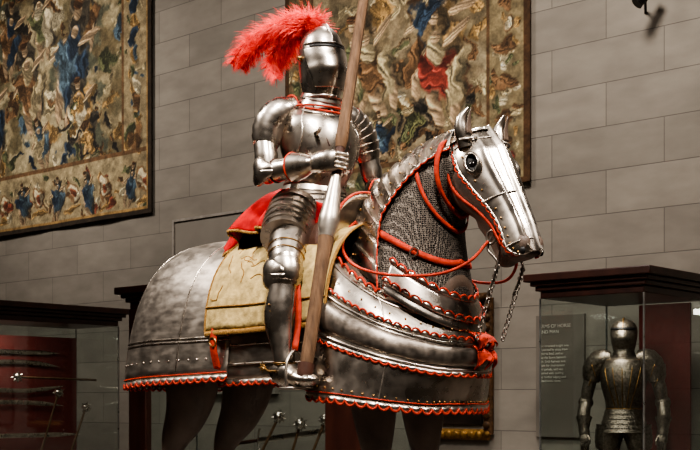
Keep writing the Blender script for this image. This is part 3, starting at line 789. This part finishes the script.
for sy,nm in ((-1,'right'),(1,'left')):
    pts=[tuple(tor(z,sy*a,.006)) for z,a in ((2.92,1.0),(2.86,.9),(2.78,.95),(2.70,1.15),(2.66,1.5))]
    cord('armhole_roll_'+nm,crpts(pts,24),.005,STEEL,kn)
    cord('breast_strap_'+nm,crpts([tuple(tor(z,sy*a,.005)) for z,a in ((2.93,.7),(2.82,.45),(2.72,.3))],12),.004,LEATH,kn)
tube('lance_rest',[(.22,-.12,2.78,.010),(.26,-.13,2.78,.010),(.28,-.135,2.79,.008)],STEEL,kn,seg=10,hint=(0,0,1))
HX=.10
tube('gorget',[(HX-.035,0,2.92,.125,.12),(HX-.02,0,2.95,.10,.105),(HX,0,3.01,.088,.095)],STEEL,kn,lames=4,amp=.008,seg=36,cap=False)
cord('gorget_edging',[ (HX-.035+.13*cos(a),.135*sin(a),2.925+.012*sin(a)**2) for a in [2*pi*j/40 for j in range(40)]],.005,RED,kn,True)
HZ=[(2.965,.088,.090,.085),(3.00,.112,.098,.092),(3.05,.140,.108,.100),(3.10,.156,.118,.106),(3.15,.146,.126,.110),(3.20,.124,.130,.110),(3.25,.110,.125,.102),(3.29,.092,.106,.084),(3.322,.060,.074,.053),(3.338,.02,.03,.016)]
def helm(t,a,off=0,hx=None):
    z,rf,rb,rs=cr(HZ,t); ca,sa=cos(a),sin(a)
    r=rf if ca>0 else rb
    x=(r+off)*ca; y=(rs+off)*(abs(sa)**(1.12 if ca>0 else 1))*(1 if sa>0 else -1)
    return Vector(((HX if hx is None else hx)+x,y,z+off*.3))
XF=ROT@Matrix.Translation((HX,0,0))@Matrix.Rotation(radians(-6),4,'Z')@Matrix.Translation((-HX,0,0))
V,F=loft_fn(lambda t,a:helm(t,a),44,56); mk('helmet_bowl',V,F,STEEL,kn,angle=60)
surf('visor',lambda u,v:helm(.14+.43*u,(2*v-1)*radians(80)*(1-.35*(1-u)**1.5),.007+.004*math.exp(-((u-.45)/.12)**2)),30,44,STEEL,kn,solid=.004)
surf('eye_slit',lambda u,v:helm(.578+.028*u,(2*v-1)*radians(64),.004),2,30,BLACK,kn,solid=.002)
cord('brow_roll',[helm(.625,radians(-80+160*j/30),.004) for j in range(31)],.0045,STEEL,kn)
balls('breath_holes',[helm(.30+.05*i,radians(s_*(24+9*j)),.012) for i in range(2) for j in range(4) for s_ in (1,)],.0035,BLACK,kn)
balls('visor_pivots',[Vector((HX-.005,s_*.118,3.17)) for s_ in(-1,1)],.012,BRASS,kn,12,8)
def comb(j):
    a=pi*j/40
    return Vector((HX+ (.114*cos(a) if cos(a)>0 else .132*cos(a)), 0, 3.2+.144*sin(a)))
V=[];F=[]
for j in range(41):
    p=comb(j); c=Vector((HX,0,3.2)); d=(p-c).normalized(); V+=[p-d*.02,p+d*.010*sin(pi*j/40)]
    if j: F.append((2*j-2,2*j,2*j+1,2*j-1))
mk('helmet_comb',V,F,STEEL,kn,solid=.007)
cord('helmet_neck_roll',[helm(.04,2*pi*j/40,.006) for j in range(40)],.007,STEEL,kn,True)
XF=ROT@Matrix.Translation((.05,0,0))
tube('plume_holder',[(-.075,0,3.22,.014),(-.10,0,3.27,.016),(-.11,0,3.33,.02)],BRASS,kn,seg=12,hint=(1,0,0))
parts=[]
def feather(keys,bl,nb,seed):
    r=random.Random(seed)
    V,F=tube_data([k+(.004,) for k in keys],n=6,seg=6,hint=(0,1,0)); parts.append((V,F))
    V=[];F=[]
    for i in range(nb):
        t=.06+.94*(i+r.random())/nb
        q=Vector(cr(keys,t)); q2=Vector(cr(keys,min(1,t+.01))); q1=Vector(cr(keys,t-.01)); T=(q2-q1).normalized()
        S=T.cross(Vector((0,0,1)))
        if S.length<.1: S=T.cross(Vector((1,0,0)))
        S.normalize(); U=S.cross(T)
        ang=r.choice((0,pi))+r.gauss(0,.65); L=bl*(.6+.55*sin(pi*min(1,t*.85+.12)))*r.uniform(.8,1.15)
        d=(S*cos(ang)+U*sin(ang)*.95+T*r.uniform(.2,.7)).normalized(); wv=T*(.0028+.0014*r.random())
        p=q.copy(); b0=len(V)
        for k in range(6):
            w=wv*(1-k/6.5); V+=[p-w,p+w]
            if k: F.append((b0+2*k-2,b0+2*k,b0+2*k+1,b0+2*k-1))
            p=p+d*(L/5); d=(d+Vector((0,0,-.18))+T*.10+Vector((r.gauss(0,.07),r.gauss(0,.07),r.gauss(0,.07)))).normalized()
    parts.append((V,F))
fs=[[(-.12,0,3.31),(-.06,0,3.38),(-.18,.0,3.43),(-.36,-.01,3.45),(-.54,-.01,3.43),(-.69,0,3.37)],
    [(-.12,-.01,3.31),(-.04,-.05,3.35),(-.16,-.09,3.38),(-.33,-.11,3.39),(-.50,-.11,3.36),(-.65,-.1,3.30)],
    [(-.12,.01,3.31),(-.05,.05,3.36),(-.16,.09,3.40),(-.34,.11,3.41),(-.50,.12,3.37),(-.64,.12,3.31)],
    [(-.12,0,3.31),(-.14,-.03,3.37),(-.26,-.06,3.37),(-.38,-.09,3.33),(-.48,-.1,3.29),(-.54,-.1,3.25)],
    [(-.12,0,3.31),(-.14,.03,3.37),(-.24,.06,3.37),(-.36,.08,3.33),(-.46,.09,3.29),(-.5,.09,3.25)],
    [(-.12,0,3.31),(-.15,-.02,3.35),(-.22,-.04,3.33),(-.28,-.06,3.27),(-.29,-.07,3.20),(-.25,-.07,3.14)],
    [(-.12,0,3.31),(-.02,.01,3.36),(-.01,.0,3.40),(-.10,0,3.44),(-.25,0,3.47),(-.42,0,3.47)],
    [(-.12,0,3.31),(-.02,-.04,3.36),(.0,-.05,3.39),(-.08,-.06,3.41),(-.22,-.07,3.42),(-.36,-.08,3.41)]]
for i,k in enumerate(fs): feather(k,.090 if i<3 else .072,700,i)
V,F=merge(parts); mk('ostrich_plume',V,F,PLUME,kn,recalc=False)
XF=ROT
# fauld
FB=[(.045,0,2.565,.152,.135),(.04,0,2.50,.172,.155),(.045,0,2.42,.195,.18),(.05,0,2.345,.215,.20)]
tube('fauld',FB[::-1],STEEL,kn,lames=6,amp=.008,seg=40,cap=False)
cord('fauld_edging',[(.05+.212*cos(a),.225*sin(a),2.345) for a in [2*pi*j/48 for j in range(48)]],.006,RED,kn,True)
for k,zz in enumerate((2.385,2.43)): cord('fauld_line_%d'%k,[(.047+(.202-.018*k)*cos(a),(.215-.018*k)*sin(a),zz) for a in [2*pi*j/48 for j in range(48)]],.003,BRASS,kn,True)
def skirt(u,v):
    a=2*pi*u; back=.5-.5*cos(a); rip=.032*sin(a*13)*v+.018*sin(a*23+1)*v
    r=.15+(.15+.14*back**1.2)*v**.6+rip
    return Vector((-.0-.05*back*v+r*1.02*cos(a),r*sin(a)*(1.0-.05*v),2.57-.03*(1-back)*3-(.20+.05*sin(a*5)+.06*back)*v+.03*sin(a*9)*v))
surf('red_skirt',skirt,180,14,REDC,kn,solid=.006)
scallop('skirt_fringe',[skirt(j/160,1) for j in range(161)],(0,0,-1),FRINGE,kn,w=.014,h=.012)
XF=Matrix.Identity(4)

# arms
def arm(nm,sy,neck,sh1,sh2,sh3,el,wr,hd):
    tube('pauldron_'+nm,[neck+(.05,.05),sh1+(.070,.074),sh2+(.068,.080),sh3+(.057,.062)],STEEL,kn,lames=8,amp=.007,seg=30,hint=(0,1,.3))
    cord('pauldron_edging_'+nm,[Vector(neck)+Vector((.05*cos(a),sy*.02,.055*sin(a))) for a in [2*pi*j/24 for j in range(24)]],.005,RED,kn,True)
    s3=Vector(sh3); e=Vector(el); w=Vector(wr)
    tube('rerebrace_'+nm,[tuple(s3)+(.052,),tuple(s3.lerp(e,.5))+(.053,),tuple(e.lerp(s3,.12))+(.046,)],STEEL,kn,lames=3,amp=.004,seg=26,hint=(0,1,.3))
    V,F=ball_data(tuple(e),(.054,.052,.056),24,16); mk('couter_'+nm,V,F,STEEL,kn)
    out=Vector((0,sy,0)); c=e+out*.04
    def wing(u,v): 
        aa=2*pi*u; rr=.068*v*(1+.18*cos(3*aa)); return c+Vector((rr*cos(aa),sy*(.022-.022*v*v),rr*sin(aa)*.95))
    surf('couter_wing_'+nm,wing,30,6,STEEL,kn)
    cord('elbow_strap_'+nm,[e.lerp(w,.2)+Vector((0.0,.054*cos(t),.054*sin(t))) for t in [2*pi*j/24 for j in range(24)]],.005,LEATH,kn,True)
    tube('vambrace_'+nm,[tuple(e)+(.048,.048),tuple(e.lerp(w,.3))+(.052,.054),tuple(e.lerp(w,.7))+(.043,.045),tuple(w)+(.036,.038)],STEEL,kn,seg=26,hint=(0,0,1))
    h=Vector(hd)
    tube('gauntlet_cuff_'+nm,[tuple(w.lerp(e,.38))+(.066,.068),tuple(w.lerp(e,.15))+(.052,.054),tuple(w)+(.040,.038),tuple(w.lerp(h,.3))+(.042,.032)],STEEL,kn,lames=4,amp=.003,seg=26,hint=(0,0,1))
    cord('cuff_roll_'+nm,[w.lerp(e,.38)+Vector((.0,.068*cos(t),.068*sin(t))) for t in [2*pi*j/28 for j in range(28)]],.005,RED,kn,True)
LB=Vector((.465,-.53,1.60)); LH=Vector((.405,-.24,2.60)); LT=LB+(LH-LB)*2.0
def LP(z): return LB+(LT-LB)*((z-LB.z)/(LT.z-LB.z))
lu=(LT-LB).normalized()
arm('right',-1,(-.0,-.12,2.94),(-.02,-.195,2.90),(-.035,-.25,2.83),(-.03,-.285,2.73),(.02,-.315,2.59),(.275,-.29,2.60),(.38,-.285,2.60))
arm('left',1,(.08,.13,2.945),(.10,.21,2.905),(.115,.27,2.83),(.12,.31,2.73),(.14,.335,2.60),(.30,.19,2.50),(.38,.12,2.48))
g=LP(2.60); ex=Vector((1,0,0)); ey=Vector((0,1,0))
def gp(a,b,c): return g+ex*a+ey*b+lu*c
tube('gauntlet_palm_right',[tuple(gp(-.115,-.052,0))+(.036,.026),tuple(gp(-.06,-.056,0))+(.046,.025),tuple(gp(-.01,-.054,0))+(.048,.023),tuple(gp(.025,-.042,0))+(.046,.018)],STEEL,kn,lames=5,amp=.004,seg=24,hint=(0,1,0))
for i,(c,l) in enumerate([(.036,.95),(.013,1.05),(-.010,1.0),(-.032,.85)]):
    R_=.037
    pts=[gp(.012,-.046,c)]
    for k in range(7):
        a=radians(-50+ (215*l)*k/6); pts.append(gp(R_*cos(a),R_*sin(a),c-.002*k))
    tube('finger_right_%d'%(i+1),[tuple(p)+((.0115 if j%2 else .010)*(1-.02*j),) for j,p in enumerate(pts)],STEEL,kn,n=3,seg=12,hint=tuple(lu))
    balls('knuckle_right_%d'%(i+1),[pts[1]+Vector((.002,-.006,0)),pts[3]*1.0+ex*.004],.011,STEELD,kn,10,8)
tube('thumb_right',[tuple(gp(-.06,-.035,.03))+(.016,),tuple(gp(-.042,-.012,.05))+(.014,),tuple(gp(-.03,.015,.055))+(.012,),tuple(gp(-.008,.036,.055))+(.010,)],STEEL,kn,seg=12,hint=(0,0,1))
h=Vector((.355,.14,2.475)); d=(Vector((.38,.12,2.46))-Vector((.30,.19,2.50))).normalized()
sd=d.cross(Vector((0,0,1))).normalized()
tube('gauntlet_palm_left',[tuple(Vector((.30,.19,2.50)))+(.036,.026),tuple(h)+(.044,.025),tuple(h+d*.05)+(.044,.02)],STEEL,kn,lames=4,amp=.004,seg=22,hint=(0,0,1))
for i,(c,l) in enumerate([(.030,1),(.010,1.1),(-.010,1.05),(-.030,.9)]):
    b=h+d*.045+sd*c
    pts=[b,b+d*.03*l+Vector((0,0,-.006)),b+d*.038*l+Vector((0,0,-.032)),b+d*.018*l+Vector((0,0,-.048)),b-d*.005+Vector((0,0,-.042))]
    tube('finger_left_%d'%(i+1),[tuple(p)+(.0105,) for p in pts],STEEL,kn,n=3,seg=12,hint=tuple(sd))
tube('thumb_left',[tuple(h-sd*.03)+(.015,),tuple(h-sd*.045+d*.03+Vector((0,0,-.01)))+(.013,),tuple(h-sd*.035+d*.055+Vector((0,0,-.03)))+(.011,)],STEEL,kn,seg=12,hint=(0,0,1))

# legs
def leg(nm,sy):
    Y=lambda y:sy*y
    hip=(.10,Y(.18),2.37);mid=(.18,Y(.34),2.23);kne=(.27,Y(.455),2.07)
    tube('tasset_'+nm,[(.155,Y(.345),2.26,.098,.108),(.11,Y(.27),2.34,.108,.118),(.07,Y(.18),2.43,.115,.12)],STEEL,kn,lames=6,amp=.008,seg=28,hint=(1,0,0))
    tube('cuisse_'+nm,[hip+(.11,.11),mid+(.088,.096),(.235,Y(.415),2.13,.076,.084),kne+(.066,.072)],STEEL,kn,n=6,seg=28,hint=(1,0,0))
    for k,(c_,r_) in enumerate((((.205,Y(.375),2.19),.088),((.225,Y(.40),2.155),.084))):
        V,F=torus_data(c_,r_,.0035,(.35,Y(.55),-.75),(1,1),30,6); mk('cuisse_band_%s_%d'%(nm,k),V,F,BRASS,kn)
    tube('poleyn_'+nm,[(.245,Y(.43),2.13,.073,.078),(.272,Y(.455),2.075,.072,.082),(.275,Y(.468),2.01,.065,.070)],STEEL,kn,lames=5,amp=.006,seg=28,hint=(1,0,0))
    c=Vector((.255,Y(.52),2.07))
    def wing(u,v):
        aa=2*pi*u; rr=.062*v*(1+.2*abs(cos(1.5*aa))); return c+Vector((rr*cos(aa),sy*(.018-.02*v*v),rr*sin(aa)))
    surf('poleyn_fan_'+nm,wing,30,6,STEEL,kn)
    tube('greave_'+nm,[(.277,Y(.468),2.02,.064,.068),(.272,Y(.482),1.93,.068,.077),(.272,Y(.492),1.86,.066,.075),(.300,Y(.50),1.75,.052,.056),(.32,Y(.505),1.665,.046,.050)],STEEL,kn,n=6,seg=28,hint=(1,0,0))
    cord('greave_ridge_'+nm,crpts([(.344,Y(.47),2.0),(.349,Y(.482),1.93),(.347,Y(.492),1.86),(.355,Y(.50),1.75),(.370,Y(.505),1.68)],16),.004,STEEL,kn)
    cord('greave_edging_'+nm,[(.32+.052*cos(a),Y(.505)+.048*sin(a),1.665) for a in [2*pi*j/24 for j in range(24)]],.004,BRASS,kn,True)
    balls('greave_rivets_'+nm,[(.268+.006*i,Y(.556-.0035*i),1.93-.03*i) for i in range(7)],.0045,BRASS,kn)
    tube('sabaton_'+nm,[(.255,Y(.505),1.60,.02,.02),(.27,Y(.505),1.615,.038,.045),(.325,Y(.505),1.622,.043,.058),(.39,Y(.51),1.605,.045,.042),(.45,Y(.515),1.593,.050,.031),(.495,Y(.515),1.588,.048,.024),(.52,Y(.515),1.584,.02,.012)],STEEL,kn,lames=9,amp=.005,seg=26,hint=(0,0,1))
    cord('spur_arm_'+nm,crpts([(.315,Y(.555),1.63),(.26,Y(.55),1.63),(.22,Y(.515),1.635),(.19,Y(.505),1.645)],14),.005,BRASS,kn)
    V,F=merge([torus_data((.178,Y(.505),1.65),.012,.004,(0,1,0),(1,1),14,6)]+[tube_data([(.178,Y(.505),1.65,.005),(.178+.028*cos(a),Y(.505),1.65+.028*sin(a),.001)],n=1,seg=5,hint=(0,1,0)) for a in [2*pi*j/8 for j in range(8)]])
    mk('spur_rowel_'+nm,V,F,BRASS,kn)
leg('right',-1); leg('left',1)
for sy,nm in((-1,'right'),(1,'left')):
    y=sy*.512
    pts=[(.40,y-.065,1.565),(.40,y-.068,1.62),(.395,y-.05,1.68),(.39,y,1.72),(.395,y+.05,1.68),(.40,y+.068,1.62),(.40,y+.065,1.565)]
    cord('stirrup_arch_'+nm,crpts(pts,30),.007,STEELD,sad)
    box('stirrup_tread_'+nm,.355,.445,y-.07,y+.07,1.545,1.558,STEELD,sad,.004)
    V=[];F=[]
    pp=crpts([(.39,y,1.72),(.37,sy*.47,1.86),(.33,sy*.435,2.02),(.24,sy*.38,2.2),(.15,sy*.28,2.34)],20)
    for i,p in enumerate(pp):
        V+=[p+Vector((-.018,0,0)),p+Vector((.018,0,0))]
        if i:F.append((2*i-2,2*i-1,2*i+1,2*i))
    mk('stirrup_leather_'+nm,V,F,RED,sad,solid=.006)

# ------------------------------------------------------------------ LANCE
la=root('jousting_lance')
ks=[tuple(LP(z))+(r,) for z,r in [(1.60,.022),(1.66,.030),(1.9,.031),(2.1,.033),(2.22,.036),(2.30,.038)]]
tube('lance_butt',ks,WOODL,la,n=6,seg=16,hint=(1,0,0))
tube('lance_vamplate_collar',[tuple(LP(z))+(r,) for z,r in [(2.24,.037),(2.31,.050),(2.38,.042),(2.48,.030),(2.53,.024)]],STEELD,la,seg=20,hint=(1,0,0))
tube('lance_grip',[tuple(LP(z))+(r,) for z,r in [(2.52,.022),(2.6,.023),(2.68,.022)]],LEATH,la,seg=16,hint=(1,0,0))
tube('lance_shaft',[tuple(LP(z))+(r,) for z,r in [(2.67,.024),(2.72,.030),(2.8,.027),(3.3,.024),(4.0,.021),(4.6,.017)]],WOODL,la,seg=16,hint=(1,0,0))
for i in range(6):
    a=2*pi*i/6
    cord('lance_flute_%d'%i,[LP(z)+Vector((cos(a),sin(a),0))*(r-.001) for z,r in ((2.74,.029),(2.8,.027),(3.3,.024),(4.0,.021),(4.55,.018))],.003,WOODL,la)
    cord('lance_butt_flute_%d'%i,[LP(z)+Vector((cos(a),sin(a),0))*(r-.001) for z,r in ((1.68,.030),(1.9,.031),(2.1,.033),(2.24,.036))],.003,WOODL,la)
tube('lance_tip',[tuple(LP(z))+(r,) for z,r in [(4.58,.019),(4.66,.018),(4.85,.002)]],STEEL,la,seg=12,hint=(1,0,0))
tube('lance_butt_cup',[tuple(LP(z))+(r,) for z,r in [(1.57,.02),(1.60,.034),(1.66,.038)]],LEATH,la,seg=16,hint=(1,0,0))

# ------------------------------------------------------------------ STANDING ARMOR in case
sa=root('standing_suit_of_armor')
ang=math.atan2(-.94,.42)
XF=Matrix.Translation((-.63,4.36,.40))@Matrix.Rotation(ang,4,'Z')
E=ETCH
tube('cuirass',[(.0,0,1.02,.135,.12),(.01,0,1.10,.15,.135),(.02,0,1.22,.18,.155),(.015,0,1.34,.19,.145),(0,0,1.42,.16,.11),(0,0,1.47,.08,.085)],E,sa,n=6,seg=36)
tube('gorget',[(0,0,1.43,.11,.11),(0,0,1.47,.085,.085),(0,0,1.53,.075,.08)],E,sa,lames=4,amp=.007,seg=28)
def hs(t,a,o): 
    p=helm(t,a,o,0); return Vector((p.x*.95,p.y*.98,1.50+(p.z-2.965)*.68))
V,F=loft_fn(lambda t,a:hs(t,a,0),30,36); mk('helmet',V,F,E,sa)
surf('helmet_eye_slit',lambda u,v:hs(.56+.06*u,(2*v-1)*radians(66),.004),2,20,BLACK,sa,solid=.002)
cord('helmet_comb',[(-.005+.12*cos(a),0,1.63+.13*sin(a)) for a in [pi*j/20 for j in range(21)]],.008,BRASS,sa)
tube('fauld',[(0,0,.84,.20,.18),(0,0,.93,.17,.155),(0,0,1.03,.14,.125)],E,sa,lames=5,amp=.008,seg=30)
for z,rx,ry in ((1.03,.125,.142),(1.42,.115,.165)):
    cord('brass_band_%d'%int(z*100),[(rx*cos(a),ry*sin(a),z) for a in [2*pi*j/30 for j in range(30)]],.006,BRASS,sa,True)
def cu_(z,a):
    zs=[1.02,1.10,1.22,1.34,1.42]; return Vector((np.interp(z,zs,[0,.01,.02,.015,0])+(np.interp(z,zs,[.12,.135,.155,.145,.11])+.003)*cos(a),(np.interp(z,zs,[.135,.15,.18,.19,.16])+.003)*sin(a),z))
for k in (-2,-1,0,1,2): cord('breast_band_%d'%(k+2),[cu_(1.04+.36*i/14,k*(.22+.22*i/14)) for i in range(15)],.005,BRASS,sa)
for sy,nm in((-1,'right'),(1,'left')):
    tube('pauldron_'+nm,[(0,sy*.10,1.43,.06,.06),(0,sy*.18,1.42,.09,.09),(0,sy*.24,1.35,.085,.085),(0,sy*.26,1.25,.062,.062)],E,sa,lames=6,amp=.008,seg=24,hint=(1,0,0))
    tube('arm_plate_'+nm,[(0,sy*.26,1.28,.052),(0,sy*.285,1.18,.052),(0,sy*.30,1.10,.044)],E,sa,seg=20)
    V,F=ball_data((-.01,sy*.305,1.08),(.06,.062,.06),16,10); mk('couter_'+nm,V,F,E,sa)
    tube('vambrace_'+nm,[(0,sy*.305,1.08,.046),(.04,sy*.315,.99,.052),(.07,sy*.31,.89,.036)],E,sa,seg=20)
    tube('gauntlet_cuff_'+nm,[(.045,sy*.312,.96,.062),(.07,sy*.31,.88,.042),(.085,sy*.305,.82,.04)],E,sa,lames=3,amp=.004,seg=20)
    tube('palm_'+nm,[(.08,sy*.305,.85,.042,.022),(.095,sy*.30,.79,.044,.022),(.10,sy*.30,.76,.042,.018)],E,sa,seg=16)
    for i in range(4):
        yy=sy*(.30+.026-.0175*i)
        tube('finger_%s_%d'%(nm,i),[(.10,yy,.77,.010),(.106,yy,.73,.0095),(.098,yy,.70,.009),(.085,yy,.69+.003*i,.008)],E,sa,seg=8)
    tube('thumb_'+nm,[(.10,sy*.275,.81,.013),(.125,sy*.262,.78,.011),(.13,sy*.262,.745,.009)],E,sa,seg=8)
    tube('tasset_'+nm,[(.02,sy*.10,.88,.115,.11),(.03,sy*.12,.78,.105,.10),(.03,sy*.125,.70,.09,.09)],E,sa,lames=5,amp=.007,seg=24)
    tube('cuisse_'+nm,[(.0,sy*.11,.80,.09),(.01,sy*.12,.64,.082),(.015,sy*.125,.50,.062)],E,sa,seg=24)
    tube('poleyn_'+nm,[(.02,sy*.125,.54,.066),(.03,sy*.125,.48,.07),(.02,sy*.125,.42,.058)],E,sa,lames=4,amp=.006,seg=22)
    tube('greave_'+nm,[(.01,sy*.125,.44,.058),(-.005,sy*.125,.33,.066),(.0,sy*.125,.18,.046),(.0,sy*.125,.07,.042)],E,sa,seg=22)
    tube('sabaton_'+nm,[(-.06,sy*.125,.04,.03,.03),(0,sy*.128,.055,.042,.05),(.08,sy*.135,.035,.046,.034),(.16,sy*.14,.026,.05,.024),(.19,sy*.14,.023,.02,.012)],E,sa,lames=7,amp=.004,seg=18,hint=(0,0,1))
    cord('pauldron_brass_'+nm,[(0+.068*cos(a),sy*.262+.02*sin(a),1.25+.05*sin(a)) for a in [2*pi*j/20 for j in range(20)]],.005,BRASS,sa,True)
    cord('pauldron_brass_upper_'+nm,[(.095*cos(a),sy*(.235+.03*sin(a)),1.35+.09*sin(a)) for a in [2*pi*j/24 for j in range(24)]],.004,BRASS,sa,True)
XF=Matrix.Identity(4)

# ------------------------------------------------------------------ lights
def area(name,loc,tgt,size,power,col=(1,.92,.84),spread=180):
    l=bpy.data.lights.new(name,'AREA'); l.shape='DISK'; l.size=size; l.energy=power; l.color=col; l.spread=radians(spread)
    o=bpy.data.objects.new(name,l); sc.collection.objects.link(o); o.location=loc
    o.rotation_euler=(Vector(tgt)-Vector(loc)).to_track_quat('-Z','Y').to_euler(); return o
area('ceiling_spot_key',(3.2,-3.0,7.2),(.2,0,2.4),.8,100,spread=55)
area('ceiling_spot_left',(-3.0,-3.6,7.2),(-.3,0,2.4),.8,70,spread=55)
area('ceiling_spot_rim',(-1.5,2.6,7.4),(.1,0,2.4),.6,75,spread=55)
area('ceiling_spot_front',(5.2,.6,7.2),(.8,0,2.4),.7,45,spread=55)
area('ceiling_wash_right',(-.5,1.8,7.6),(-.8,5.4,3.6),1.2,84,(1,.92,.84),100)
area('ceiling_wash_mid',(-4.5,1.5,7.6),(-4.5,5.4,4.2),1.2,52,(1,.92,.84),100)
area('ceiling_wash_left',(-9.5,1.2,7.6),(-9.5,5.4,4.6),1.5,92,(1,.92,.84),100)
area('ceiling_ambient',(0,-3,7.9),(0,-3,0),6,100,(1,.94,.88))
area('case_fill',(-.6,4.1,2.28),(-.63,4.3,1.2),.25,6,(1,.92,.82))  # added fill for a glow on the armor; the case has no fixture
area('case_fill_left',(-6.8,2.6,2.28),(-7.2,2.8,1.4),.5,13,(1,.92,.82))  # fill light added to bring up the maroon board and swords
area('case_fill_mid',(-3.0,2.7,2.28),(-3.0,2.8,1.0),.3,6,(1,.97,.92))  # added interior fill over the maces, no fixture modelled
w=bpy.data.worlds.new('gallery_world'); sc.world=w; w.use_nodes=True
w.node_tree.nodes['Background'].inputs[0].default_value=(.5,.5,.5,1); w.node_tree.nodes['Background'].inputs[1].default_value=.2
try: sc.view_settings.look='AgX - Medium High Contrast'
except Exception: pass

# ------------------------------------------------------------------ camera
cd=bpy.data.cameras.new('camera'); cam=bpy.data.objects.new('camera',cd); sc.collection.objects.link(cam)
cam.location=(4.116,-4.368,1.5); cam.rotation_euler=(pi/2,0,math.atan2(.661,.75))
cd.lens=1200/700*36; cd.sensor_width=36; cd.shift_y=.25; cd.clip_start=.05
sc.camera=cam
